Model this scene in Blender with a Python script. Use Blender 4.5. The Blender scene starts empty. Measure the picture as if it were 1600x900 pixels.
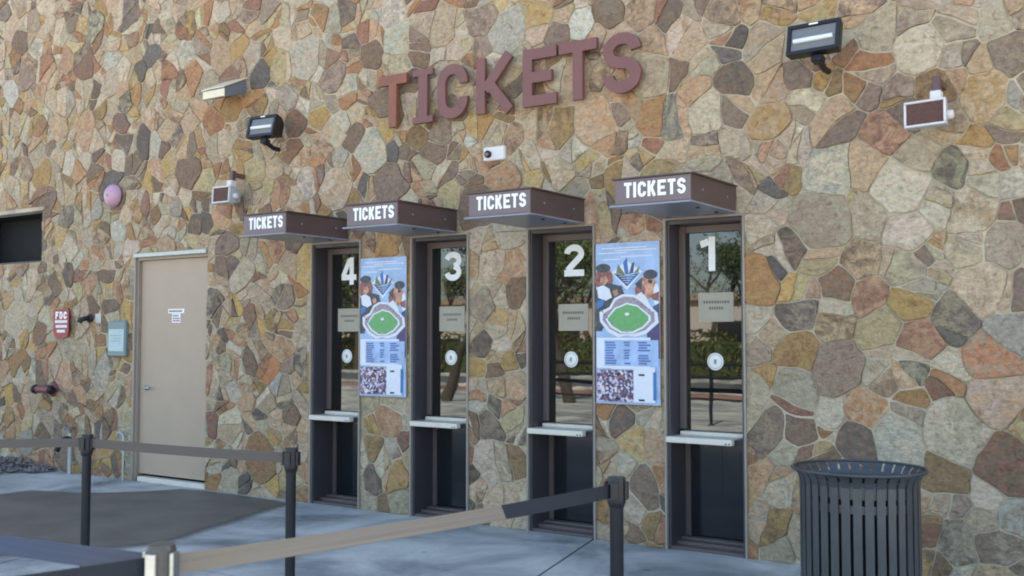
import bpy, math, random
from mathutils import Vector, Matrix, noise
random.seed(7)
sc = bpy.context.scene
col = sc.collection

# ---------------------------------------------------------------- camera
cam_d = bpy.data.cameras.new("camera"); cam = bpy.data.objects.new("camera", cam_d); col.objects.link(cam)
cam.location = (0, 0, 1.55)
cam.rotation_euler = (math.radians(90 + 2.682), 0, math.radians(34.0))
cam_d.sensor_width = 36; cam_d.lens = 36.0 * 1601 / 1600
cam_d.clip_start = 0.05; cam_d.clip_end = 3000
cam_d.dof.use_dof = True; cam_d.dof.focus_distance = 8.0; cam_d.dof.aperture_fstop = 4.0
sc.camera = cam

# ---------------------------------------------------------------- sky, sun, exposure
SUN_EL, SUN_AZ = 47.0, 12.0          # azimuth from +Y towards +X: the sun stands behind the building
w = bpy.data.worlds.new("World"); sc.world = w; w.use_nodes = True
nt = w.node_tree; nt.nodes.clear()
sky = nt.nodes.new("ShaderNodeTexSky"); sky.sky_type = 'NISHITA'; sky.sun_disc = False
sky.sun_elevation = math.radians(SUN_EL); sky.sun_rotation = math.radians(SUN_AZ)
sky.air_density = 1.0; sky.dust_density = 1.6; sky.ozone_density = 0.7
bg = nt.nodes.new("ShaderNodeBackground"); bg.inputs[1].default_value = 0.09
wo = nt.nodes.new("ShaderNodeOutputWorld")
nt.links.new(sky.outputs[0], bg.inputs[0]); nt.links.new(bg.outputs[0], wo.inputs[0])
sd = bpy.data.lights.new("sun", 'SUN'); sun = bpy.data.objects.new("sun", sd); col.objects.link(sun)
sd.energy = 5.0; sd.angle = math.radians(0.5); sd.color = (1.0, 0.95, 0.87)
_e, _a = math.radians(SUN_EL), math.radians(SUN_AZ)
_d = Vector((math.sin(_a) * math.cos(_e), math.cos(_a) * math.cos(_e), math.sin(_e)))
sun.rotation_euler = _d.to_track_quat('Z', 'Y').to_euler()
sc.view_settings.view_transform = 'Standard'; sc.view_settings.look = 'None'
sc.view_settings.gamma = 1.0; sc.view_settings.use_curve_mapping = False
sc.view_settings.exposure = 2.58
sc.cycles.pixel_filter_type = 'BLACKMAN_HARRIS'; sc.cycles.filter_width = 1.9

# ---------------------------------------------------------------- helpers
def lin(c):
    return tuple(((v / 255) / 12.92 if v <= 10 else (((v / 255) + 0.055) / 1.055) ** 2.4) for v in c)
def tag(o, label=None, cat=None, group=None, kind=None):
    for k, v in (('label', label), ('category', cat), ('group', group), ('kind', kind)):
        if v: o[k] = v
    return o
def empty(name, loc=(0, 0, 0), parent=None):
    o = bpy.data.objects.new(name, None); col.objects.link(o); o.location = loc; o.empty_display_size = 0.1
    if parent: o.parent = parent
    return o
class Geo:
    """collects world-space (or local) faces into ONE mesh"""
    def __init__(s): s.v = []; s.f = []; s.m = []; s.smooth = []
    def poly(s, pts, m=0, sm=False):
        b = len(s.v); s.v += [tuple(p) for p in pts]; s.f.append(tuple(range(b, b + len(pts)))); s.m.append(m); s.smooth.append(sm)
    def mesh(s, vs, fs, m=0, sm=False):
        b = len(s.v); s.v += [tuple(p) for p in vs]
        for f in fs: s.f.append(tuple(b + i for i in f)); s.m.append(m); s.smooth.append(sm)
    def box(s, a, b, m=0, bev=0.0, mat=None):
        x0, y0, z0 = a; x1, y1, z1 = b
        if x0 > x1: x0, x1 = x1, x0
        if y0 > y1: y0, y1 = y1, y0
        if z0 > z1: z0, z1 = z1, z0
        if bev <= 0:
            vs = [(x0,y0,z0),(x1,y0,z0),(x1,y1,z0),(x0,y1,z0),(x0,y0,z1),(x1,y0,z1),(x1,y1,z1),(x0,y1,z1)]
            fs = [(0,3,2,1),(4,5,6,7),(0,1,5,4),(1,2,6,5),(2,3,7,6),(3,0,4,7)]
        else:
            k = bev; vs = []; fs = []
            def ring(z, i):
                return [(x0+i+k,y0+i,z),(x1-i-k,y0+i,z),(x1-i,y0+i+k,z),(x1-i,y1-i-k,z),(x1-i-k,y1-i,z),(x0+i+k,y1-i,z),(x0+i,y1-i-k,z),(x0+i,y0+i+k,z)]
            for z, i in ((z0, k), (z0+k, 0), (z1-k, 0), (z1, k)): vs += ring(z, i)
            for r in range(3):
                for j in range(8): fs.append((r*8+j, r*8+(j+1)%8, (r+1)*8+(j+1)%8, (r+1)*8+j))
            fs.append(tuple(range(7, -1, -1))); fs.append(tuple(range(24, 32)))
        if mat is not None: vs = [mat @ Vector(v) for v in vs]
        s.mesh(vs, fs, m)
    def tube(s, pts, rad, n=12, m=0, caps=True):
        pts = [Vector(p) for p in pts]
        if not isinstance(rad, (list, tuple)): rad = [rad] * len(pts)
        vs = []; fs = []; up = None
        for i, p in enumerate(pts):
            t = (pts[min(i+1, len(pts)-1)] - pts[max(i-1, 0)]).normalized()
            if up is None: up = Vector((0, 0, 1)) if abs(t.z) < 0.9 else Vector((1, 0, 0))
            a = t.cross(up); a = a.normalized() if a.length > 1e-5 else Vector((1,0,0)); b = a.cross(t).normalized(); up = b
            for j in range(n):
                q = 2 * math.pi * j / n; vs.append(p + (a * math.cos(q) + b * math.sin(q)) * rad[i])
        for i in range(len(pts) - 1):
            for j in range(n): fs.append((i*n+j, i*n+(j+1) % n, (i+1)*n+(j+1) % n, (i+1)*n+j))
        s.mesh(vs, fs, m, True)
        if caps:
            k = (len(pts) - 1) * n
            s.poly([vs[j] for j in range(n-1, -1, -1)], m); s.poly([vs[k+j] for j in range(n)], m)
    def lathe(s, c, prof, n=32, m=0, axis='Z', sm=True):
        vs = []; fs = []
        for r, h in prof:
            for j in range(n):
                q = 2 * math.pi * j / n
                if axis == 'Z': vs.append((c[0] + r*math.cos(q), c[1] + r*math.sin(q), c[2] + h))
                elif axis == 'Y': vs.append((c[0] + r*math.cos(q), c[1] - h, c[2] + r*math.sin(q)))
                else: vs.append((c[0] + h, c[1] + r*math.cos(q), c[2] + r*math.sin(q)))
        for i in range(len(prof) - 1):
            for j in range(n): fs.append((i*n+j, i*n+(j+1) % n, (i+1)*n+(j+1) % n, (i+1)*n+j))
        s.mesh(vs, fs, m, sm)
    def build(s, name, mats, parent=None, loc=(0, 0, 0)):
        me = bpy.data.meshes.new(name); me.from_pydata(s.v, [], s.f)
        if not isinstance(mats, (list, tuple)): mats = [mats]
        for mt in mats: me.materials.append(mt)
        me.polygons.foreach_set('material_index', s.m); me.polygons.foreach_set('use_smooth', s.smooth)
        me.update()
        o = bpy.data.objects.new(name, me); col.objects.link(o); o.location = loc
        if parent: o.parent = parent
        return o
def place(root, loc, rot=(0, 0, 0)):
    root.location = loc; root.rotation_euler = rot

# ---------------------------------------------------------------- materials
def mat(name, c, rough=0.6, metal=0.0, var=0.12, scale=6.0, bump=0.0, bscale=60.0, spec=0.5, srgb=True, streak=None):
    m = bpy.data.materials.new(name); m.use_nodes = True; t = m.node_tree; b = t.nodes['Principled BSDF']
    c = lin(c) if srgb else c
    tc = t.nodes.new('ShaderNodeTexCoord'); src = tc.outputs['Object']
    if streak:
        mp = t.nodes.new('ShaderNodeMapping'); mp.inputs['Scale'].default_value = streak; t.links.new(src, mp.inputs[0]); src = mp.outputs[0]
    n = t.nodes.new('ShaderNodeTexNoise'); n.inputs['Scale'].default_value = scale; n.inputs['Detail'].default_value = 6; n.inputs['Roughness'].default_value = 0.65
    t.links.new(src, n.inputs['Vector'])
    mx = t.nodes.new('ShaderNodeMix'); mx.data_type = 'RGBA'
    mx.inputs[6].default_value = tuple(v * (1 - var) for v in c) + (1,)
    mx.inputs[7].default_value = tuple(min(1, v * (1 + var)) for v in c) + (1,)
    rp = t.nodes.new('ShaderNodeMapRange'); rp.inputs[1].default_value = 0.3; rp.inputs[2].default_value = 0.7
    t.links.new(n.outputs[0], rp.inputs[0]); t.links.new(rp.outputs[0], mx.inputs[0]); t.links.new(mx.outputs[2], b.inputs['Base Color'])
    b.inputs['Roughness'].default_value = rough; b.inputs['Metallic'].default_value = metal; b.inputs['Specular IOR Level'].default_value = spec
    rr = t.nodes.new('ShaderNodeMapRange'); rr.inputs[3].default_value = max(0.02, rough - 0.08); rr.inputs[4].default_value = min(1, rough + 0.1)
    t.links.new(n.outputs[0], rr.inputs[0]); t.links.new(rr.outputs[0], b.inputs['Roughness'])
    if bump > 0:
        n2 = t.nodes.new('ShaderNodeTexNoise'); n2.inputs['Scale'].default_value = bscale; n2.inputs['Detail'].default_value = 5
        t.links.new(src, n2.inputs['Vector'])
        bp = t.nodes.new('ShaderNodeBump'); bp.inputs['Strength'].default_value = 1.0; bp.inputs['Distance'].default_value = bump
        t.links.new(n2.outputs[0], bp.inputs['Height']); t.links.new(bp.outputs[0], b.inputs['Normal'])
    return m

def stone_mat():
    m = bpy.data.materials.new('flagstone'); m.use_nodes = True; t = m.node_tree; b = t.nodes['Principled BSDF']; L = t.links.new
    a1 = t.nodes.new('ShaderNodeAttribute'); a1.attribute_name = 'stone_colour'
    a2 = t.nodes.new('ShaderNodeAttribute'); a2.attribute_name = 'stain_colour'
    a3 = t.nodes.new('ShaderNodeAttribute'); a3.attribute_name = 'grain'
    tc = t.nodes.new('ShaderNodeTexCoord')
    ad = t.nodes.new('ShaderNodeVectorMath'); ad.operation = 'ADD'; L(tc.outputs['Object'], ad.inputs[0])
    sc_ = t.nodes.new('ShaderNodeVectorMath'); sc_.operation = 'SCALE'; sc_.inputs['Scale'].default_value = 40; L(a3.outputs['Vector'], sc_.inputs[0]); L(sc_.outputs[0], ad.inputs[1])
    n1 = t.nodes.new('ShaderNodeTexNoise'); n1.inputs['Scale'].default_value = 7; n1.inputs['Detail'].default_value = 7; n1.inputs['Roughness'].default_value = 0.68; n1.inputs['Distortion'].default_value = 1.1
    L(ad.outputs[0], n1.inputs['Vector'])
    r1 = t.nodes.new('ShaderNodeMapRange'); r1.inputs[1].default_value = 0.42; r1.inputs[2].default_value = 0.58; L(n1.outputs[0], r1.inputs[0])
    mx = t.nodes.new('ShaderNodeMix'); mx.data_type = 'RGBA'; L(r1.outputs[0], mx.inputs[0]); L(a1.outputs['Color'], mx.inputs[6]); L(a2.outputs['Color'], mx.inputs[7])
    # fine mottling and banding
    mp = t.nodes.new('ShaderNodeMapping'); mp.inputs['Scale'].default_value = (1, 1, 1.9); L(ad.outputs[0], mp.inputs[0])
    mp.inputs['Rotation'].default_value = (0, 0.5, 0)
    n2 = t.nodes.new('ShaderNodeTexNoise'); n2.inputs['Scale'].default_value = 22; n2.inputs['Detail'].default_value = 8; n2.inputs['Roughness'].default_value = 0.75; L(mp.outputs[0], n2.inputs['Vector'])
    r2 = t.nodes.new('ShaderNodeMapRange'); r2.inputs[1].default_value = 0.28; r2.inputs[2].default_value = 0.72; r2.inputs[3].default_value = 0.68; r2.inputs[4].default_value = 1.42; L(n2.outputs[0], r2.inputs[0])
    n4 = t.nodes.new('ShaderNodeTexNoise'); n4.inputs['Scale'].default_value = 13; n4.inputs['Detail'].default_value = 5; n4.inputs['Roughness'].default_value = 0.7; n4.inputs['Distortion'].default_value = 2.2; L(ad.outputs[0], n4.inputs['Vector'])
    r4 = t.nodes.new('ShaderNodeValToRGB'); e4 = r4.color_ramp.elements; e4[0].position = .30; e4[0].color = (.50, .44, .38, 1); e4[1].position = .72; e4[1].color = (1.0, 1.0, 1.0, 1)
    q4 = e4.new(.46); q4.color = (.92, .90, .87, 1); L(n4.outputs[0], r4.inputs[0])
    m4 = t.nodes.new('ShaderNodeMix'); m4.data_type = 'RGBA'; m4.blend_type = 'MULTIPLY'; m4.inputs[0].default_value = 1; L(mx.outputs[2], m4.inputs[6]); L(r4.outputs[0], m4.inputs[7]); mx = m4
    m2 = t.nodes.new('ShaderNodeMix'); m2.data_type = 'RGBA'; m2.blend_type = 'MULTIPLY'; m2.inputs[0].default_value = 1
    L(mx.outputs[2], m2.inputs[6]); L(r2.outputs[0], m2.inputs[7]); L(m2.outputs[2], b.inputs['Base Color'])
    b.inputs['Roughness'].default_value = 0.78; b.inputs['Specular IOR Level'].default_value = 0.35
    n3 = t.nodes.new('ShaderNodeTexNoise'); n3.inputs['Scale'].default_value = 9; n3.inputs['Detail'].default_value = 9; n3.inputs['Roughness'].default_value = 0.6; L(ad.outputs[0], n3.inputs['Vector'])
    bp = t.nodes.new('ShaderNodeBump'); bp.inputs['Distance'].default_value = 0.05; bp.inputs['Strength'].default_value = 1.0; L(n3.outputs[0], bp.inputs['Height'])
    bp2 = t.nodes.new('ShaderNodeBump'); bp2.inputs['Distance'].default_value = 0.006; bp2.inputs['Strength'].default_value = 0.9; L(n2.outputs[0], bp2.inputs['Height']); L(bp.outputs[0], bp2.inputs['Normal'])
    L(bp2.outputs[0], b.inputs['Normal'])
    return m
M = {}
M['stone'] = stone_mat()
M['mortar'] = mat('mortar', (182, 169, 143), 0.9, var=0.35, scale=2.6, bump=0.006, bscale=40)
M['stucco'] = mat('stucco', (150, 135, 115), 0.9, bump=0.004)
M['jamb'] = mat('bronze_paint', (68, 64, 68), 0.32, var=0.06, scale=3)
M['jamb2'] = mat('bronze_frame', (98, 86, 82), 0.38, var=0.06, scale=3)
M['trim'] = mat('corner_bead', (150, 142, 130), 0.5, metal=0.2, var=0.08)
M['panel'] = mat('dark_glass_panel', (28, 31, 34), 0.08, var=0.2, scale=2, spec=0.6)
M['white_metal'] = mat('shelf_aluminium', (216, 208, 190), 0.4, var=0.06, scale=9)
M['awning'] = mat('awning_paint', (90, 73, 68), 0.5, var=0.2, scale=3, streak=(1, 1, 3))
M['awning_face_lit'] = mat('sign_face_lit', (118, 102, 100), 0.45, var=0.06, scale=5)  # lighter than the sides: stronger light on the front put into the colour
M['soffit'] = mat('soffit_metal', (138, 142, 150), 0.35, var=0.08, scale=4)
M['white'] = mat('white_vinyl', (246, 246, 242), 0.5, var=0.03, scale=12)
M['letter'] = mat('plum_letter_paint', (118, 76, 68), 0.5, var=0.10, scale=5)
M['letter_rust'] = mat('rust_letter_paint', (134, 82, 60), 0.55, var=0.14, scale=6)
M['door'] = mat('tan_door_paint', (176, 155, 131), 0.5, var=0.05, scale=2, bump=0.001, bscale=30)
M['doorframe'] = mat('door_frame_paint', (156, 142, 126), 0.5, var=0.05, scale=3)
M['pale_metal'] = mat('galvanised', (176, 178, 172), 0.4, metal=0.5, var=0.10, scale=12)
M['brass'] = mat('hinge_brass', (190, 170, 120), 0.35, metal=0.6)
M['black'] = mat('black_plastic', (22, 22, 24), 0.4, var=0.15, scale=8)
M['black_gloss'] = mat('black_enamel', (22, 22, 24), 0.42, var=0.15, scale=8)
M['postm'] = mat('powder_coated_post', (30, 33, 38), 0.35, metal=0.3, var=0.12, scale=9)
M['postcap'] = mat('stanchion_cap_plastic', (24, 25, 28), 0.4, var=0.1)
M['steel'] = mat('brushed_steel', (170, 172, 170), 0.3, metal=0.9, var=0.1, scale=14, streak=(1, 1, 8))
M['gunmetal'] = mat('gunmetal_post', (84, 82, 78), 0.35, metal=0.5, var=0.08, streak=(1, 1, 6))
M['can'] = mat('bin_paint', (72, 75, 76), 0.33, metal=0.25, var=0.12, scale=9, bump=0.0006, bscale=80)
M['can_dark'] = mat('bin_liner', (14, 15, 17), 0.8)
M['flood_glass'] = mat('lamp_reflector', (118, 118, 116), 0.45, metal=0.15, var=0.1, scale=14, streak=(1, 1, 6))
M['tube'] = mat('reflected_band', (225, 228, 224), 0.3)
M['cream'] = mat('cream_lens', (226, 214, 180), 0.4, var=0.04)
M['fix_grey'] = mat('fixture_grey', (108, 114, 118), 0.4, var=0.06)
M['spk_white'] = mat('speaker_white', (214, 210, 204), 0.45, var=0.05)
M['spk_side'] = mat('speaker_side', (176, 186, 190), 0.45, var=0.05)
M['grille'] = mat('speaker_grille', (92, 62, 52), 0.7, var=0.35, scale=60)
M['bracket'] = mat('speaker_bracket', (96, 72, 70), 0.5)
M['pink'] = mat('bell_paint_glare', (192, 150, 166), 0.32, var=0.06, scale=10)  # glare on a red bell, put into the colour as pink
M['sign_red'] = mat('sign_red', (150, 40, 48), 0.45, var=0.08)
M['red'] = mat('valve_red', (118, 56, 60), 0.45, var=0.08)
M['teal'] = mat('holder_plastic', (110, 130, 130), 0.35, var=0.06)
M['card'] = mat('card_paper', (176, 196, 192), 0.5, var=0.04)
M['notice'] = mat('dimmed_notice_paper', (176, 168, 148), 0.7, var=0.05)  # dimming by the tinted glass is put into the paper's colour
M['ink'] = mat('grey_ink', (110, 104, 98), 0.7)
M['sticker'] = mat('sticker_white', (240, 240, 232), 0.5, var=0.04)
M['sticker_ink'] = mat('sticker_print', (150, 148, 140), 0.5)
M['gravel'] = mat('gravel_rock', (120, 112, 108), 0.9, var=0.5, scale=14)
M['belt_black'] = mat('belt_navy', (24, 28, 36), 0.6, var=0.22, scale=3, streak=(.35, .35, 60))
M['belt_blue'] = mat('belt_skylit', (62, 66, 80), 0.6, var=0.22, scale=3, streak=(.35, .35, 60))  # bluer and lighter: sky light on this belt put into the colour
M['belt_mauve'] = mat('belt_grey_brown', (92, 82, 74), 0.65, var=0.22, scale=3, streak=(.35, .35, 60))
M['belt_tan'] = mat('belt_stone_grey', (128, 116, 98), 0.6, var=0.22, scale=3, streak=(.35, .35, 60))
M['bark'] = mat('bark', (74, 66, 52), 0.9, var=0.3, scale=12, bump=0.01)
M['leaf'] = mat('leaf_olive', (92, 104, 46), 0.6, var=0.35, scale=2)
M['leaf2'] = mat('leaf_dark', (62, 78, 36), 0.6, var=0.35, scale=2)
M['hedge'] = mat('hedge_leaf', (126, 122, 56), 0.6, var=0.35, scale=2)
M['dirt'] = mat('red_gravel_bed', (150, 114, 98), 0.95, var=0.2, scale=20)
M['far_wall'] = mat('far_building_stucco', (176, 170, 158), 0.9, var=0.06)
M['asphalt'] = mat('asphalt', (88, 88, 88), 0.9, var=0.12, scale=10)

def glass_mat():
    m = bpy.data.materials.new('tinted_mirror_glass'); m.use_nodes = True; t = m.node_tree; b = t.nodes['Principled BSDF']
    b.inputs['Base Color'].default_value = (0.006, 0.008, 0.008, 1); b.inputs['Roughness'].default_value = 0.015
    b.inputs['IOR'].default_value = 1.75; b.inputs['Specular IOR Level'].default_value = 0.5
    n = t.nodes.new('ShaderNodeTexNoise'); n.inputs['Scale'].default_value = 2.5
    bp = t.nodes.new('ShaderNodeBump'); bp.inputs['Distance'].default_value = 0.0015; bp.inputs['Strength'].default_value = 0.25
    tc = t.nodes.new('ShaderNodeTexCoord'); t.links.new(tc.outputs['Object'], n.inputs['Vector'])
    t.links.new(n.outputs[0], bp.inputs['Height']); t.links.new(bp.outputs[0], b.inputs['Normal'])
    return m
M['glass'] = glass_mat()

def paving_mat():
    m = bpy.data.materials.new('concrete_paving'); m.use_nodes = True; t = m.node_tree; b = t.nodes['Principled BSDF']; L = t.links.new
    tc = t.nodes.new('ShaderNodeTexCoord')
    n = t.nodes.new('ShaderNodeTexNoise'); n.inputs['Scale'].default_value = 1.1; n.inputs['Detail'].default_value = 8; n.inputs['Roughness'].default_value = 0.6; n.inputs['Distortion'].default_value = 0.6
    L(tc.outputs['Object'], n.inputs['Vector'])
    r = t.nodes.new('ShaderNodeValToRGB'); e = r.color_ramp.elements
    e[0].position = 0.34; e[0].color = lin((110, 116, 114)) + (1,); e[1].position = 0.62; e[1].color = lin((196, 195, 184)) + (1,)
    L(n.outputs[0], r.inputs[0])
    n2 = t.nodes.new('ShaderNodeTexNoise'); n2.inputs['Scale'].default_value = 90; n2.inputs['Detail'].default_value = 4; L(tc.outputs['Object'], n2.inputs['Vector'])
    mr = t.nodes.new('ShaderNodeMapRange'); mr.inputs[1].default_value = 0.3; mr.inputs[2].default_value = 0.7; mr.inputs[3].default_value = 0.86; mr.inputs[4].default_value = 1.1; L(n2.outputs[0], mr.inputs[0])
    mx = t.nodes.new('ShaderNodeMix'); mx.data_type = 'RGBA'; mx.blend_type = 'MULTIPLY'; mx.inputs[0].default_value = 1; L(r.outputs[0], mx.inputs[6]); L(mr.outputs[0], mx.inputs[7])
    # small dark spots (gum, grime)
    v = t.nodes.new('ShaderNodeTexVoronoi'); v.inputs['Scale'].default_value = 2.3; v.inputs['Randomness'].default_value = 1; L(tc.outputs['Object'], v.inputs['Vector'])
    ms = t.nodes.new('ShaderNodeMapRange'); ms.inputs[1].default_value = 0.03; ms.inputs[2].default_value = 0.10; ms.inputs[3].default_value = 0.45; ms.inputs[4].default_value = 1.0; L(v.outputs['Distance'], ms.inputs[0])
    m3 = t.nodes.new('ShaderNodeMix'); m3.data_type = 'RGBA'; m3.blend_type = 'MULTIPLY'; m3.inputs[0].default_value = 1; L(mx.outputs[2], m3.inputs[6]); L(ms.outputs[0], m3.inputs[7])
    L(m3.outputs[2], b.inputs['Base Color'])
    b.inputs['Roughness'].default_value = 0.7
    bp = t.nodes.new('ShaderNodeBump'); bp.inputs['Distance'].default_value = 0.002; L(n2.outputs[0], bp.inputs['Height']); L(bp.outputs[0], b.inputs['Normal'])
    return m
M['paving'] = paving_mat()

def patch_mat():
    m = bpy.data.materials.new('dark_patch'); m.use_nodes = True; t = m.node_tree; b = t.nodes['Principled BSDF']; L = t.links.new
    tc = t.nodes.new('ShaderNodeTexCoord')
    n = t.nodes.new('ShaderNodeTexNoise'); n.inputs['Scale'].default_value = 2.2; n.inputs['Detail'].default_value = 6; L(tc.outputs['Object'], n.inputs['Vector'])
    r = t.nodes.new('ShaderNodeValToRGB'); e = r.color_ramp.elements
    e[0].position = 0.3; e[0].color = lin((88, 82, 72)) + (1,); e[1].position = 0.7; e[1].color = lin((110, 104, 94)) + (1,)
    L(n.outputs[0], r.inputs[0]); L(r.outputs[0], b.inputs['Base Color']); b.inputs['Roughness'].default_value = 0.55
    at = t.nodes.new('ShaderNodeAttribute'); at.attribute_name = 'cover'
    ms = t.nodes.new('ShaderNodeMath'); ms.operation = 'MULTIPLY_ADD'; ms.inputs[1].default_value = 0.35; L(n.outputs[0], ms.inputs[0]); L(at.outputs['Fac'], ms.inputs[2])
    mr = t.nodes.new('ShaderNodeMapRange'); mr.interpolation_type = 'SMOOTHSTEP'; mr.inputs[1].default_value = 0.3; mr.inputs[2].default_value = 0.85; L(ms.outputs[0], mr.inputs[0])
    L(mr.outputs[0], b.inputs['Alpha'])
    return m
M['ground_patch'] = patch_mat()

# ---------------------------------------------------------------- lettering as real strokes
def arc(cx, cy, rx, ry, a0, a1, n=12):
    return [(cx + rx * math.cos(math.radians(a0 + (a1 - a0) * i / n)), cy + ry * math.sin(math.radians(a0 + (a1 - a0) * i / n))) for i in range(n + 1)]
def glyph(ch, W, s, serif=False):
    """strokes of a capital or digit, height 1, width W, stroke width s: list of polylines"""
    h = s / 2; R = (W - s) / 2; c = W / 2; ry = (1 - s) / 4
    if ch == 'T': return [[(0, 1 - h), (W, 1 - h)], [(c, 0), (c, 1 - s)]]
    if ch == 'I':
        k = [[(c, s * .55 if serif else 0), (c, 1 - s * .55 if serif else 1)]]
        if serif: k += [[(0, s * .27), (W, s * .27), 's'], [(0, 1 - s * .27), (W, 1 - s * .27), 's']]
        return k
    if ch == 'C': return [[(W - h, min(.66, .97 - h - R))] + arc(c, 1 - h - R, R, R, 0, 180) + arc(c, h + R, R, R, 180, 360) + [(W - h, max(.34, h + R + .03))]]
    if ch == 'K': return [[(h, 0), (h, 1)], [(s, .42), (W - h, 1)], [(s * 1.25, .58), (W - h * .9, 0)]]
    if ch == 'E': return [[(h, 0), (h, 1)], [(s, h), (W, h)], [(s, 1 - h), (W, 1 - h)], [(s, .5), (W * .86, .5)]]
    if ch == 'F': return [[(h, 0), (h, 1)], [(s, 1 - h), (W, 1 - h)], [(s, .52), (W * .84, .52)]]
    if ch == 'D': return [[(h, h), (h, 1 - h), (c, 1 - h)] + arc(c, .5, R, .5 - h, 90, -90) + [(h, h)]]
    if ch == 'S': return [arc(c, .5 + ry, R, ry, 0, 270, 16) + arc(c, .5 - ry, R, ry, 90, -180, 16)[1:]]
    if ch == '1': return [[(W * .62, 0), (W * .62, 1)], [(W * .08, .78), (W * .62 - h, .86)]]
    if ch == '2': return [arc(c, .5 + ry * 1.05, R, ry * .98, 178, -28, 14) + [(h * 1.1, s * .9)], [(0, h), (W, h)]]
    if ch == '3': return [arc(c, .5 + ry, R, ry, 170, -80, 14), arc(c, .5 - ry, R, ry, 80, -170, 14)]
    if ch == '4': return [[(W * .68, 0), (W * .68, 1)], [(W * .55, 1 - h * .6), (h * .7, .30)], [(0, .27), (W, .27)]]
    return []
def strokes(g, ch, x, z, W, H, s, y, depth, serif=False, m=0):
    """adds letter ch, lower left at (x, z), facing -Y with its front at y"""
    for k, pl in enumerate(glyph(ch, W / H, s, serif)):
        sw = s * H
        if pl[-1] == 's': sw *= 0.55; pl = pl[:-1]
        P = [Vector((x + a * H, z + b * H)) for a, b in pl]; n = len(P); Lf = []; Rt = []
        for i in range(n):
            if i == 0: d = (P[1] - P[0]).normalized(); nn = Vector((-d.y, d.x)); f = 1
            elif i == n - 1: d = (P[-1] - P[-2]).normalized(); nn = Vector((-d.y, d.x)); f = 1
            else:
                d0 = (P[i] - P[i-1]); d1 = (P[i+1] - P[i])
                if d0.length < 1e-6: d0 = d1
                if d1.length < 1e-6: d1 = d0
                d0.normalize(); d1.normalize()
                n0 = Vector((-d0.y, d0.x)); n1 = Vector((-d1.y, d1.x)); nn = (n0 + n1); nn = nn.normalized() if nn.length > 1e-4 else n0
                f = 1 / max(0.5, nn.dot(n0))
            Lf.append(P[i] + nn * sw / 2 * f); Rt.append(P[i] - nn * sw / 2 * f)
        yo = y - 0.0004 * k
        for i in range(n - 1):
            q = [Lf[i], Lf[i+1], Rt[i+1], Rt[i]]
            g.poly([(a.x, yo, a.y) for a in q], m)
            for a, b in ((Lf[i], Lf[i+1]), (Rt[i+1], Rt[i])):
                g.poly([(a.x, yo, a.y), (a.x, yo + depth, a.y), (b.x, yo + depth, b.y), (b.x, yo, b.y)], m)
        for a, b in ((Rt[0], Lf[0]), (Lf[-1], Rt[-1])):
            g.poly([(a.x, yo, a.y), (a.x, yo + depth, a.y), (b.x, yo + depth, b.y), (b.x, yo, b.y)], m)
def word(g, text, x0, x1, z, H, s, y, depth, m=0, serif=False):
    ws = {'I': 0.42 if serif else 0.36, 'T': .92, 'S': .98}; gap = .2
    tot = sum(ws.get(c, 1.0) for c in text) + gap * (len(text) - 1); u = (x1 - x0) / tot; x = x0
    for c in text:
        W = ws.get(c, 1.0) * u; strokes(g, c, x, z, W, H, s, y, depth, serif, m); x += W + gap * u

D = 6.92                       # the wall's face stands at y = D
GRP = {}
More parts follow.
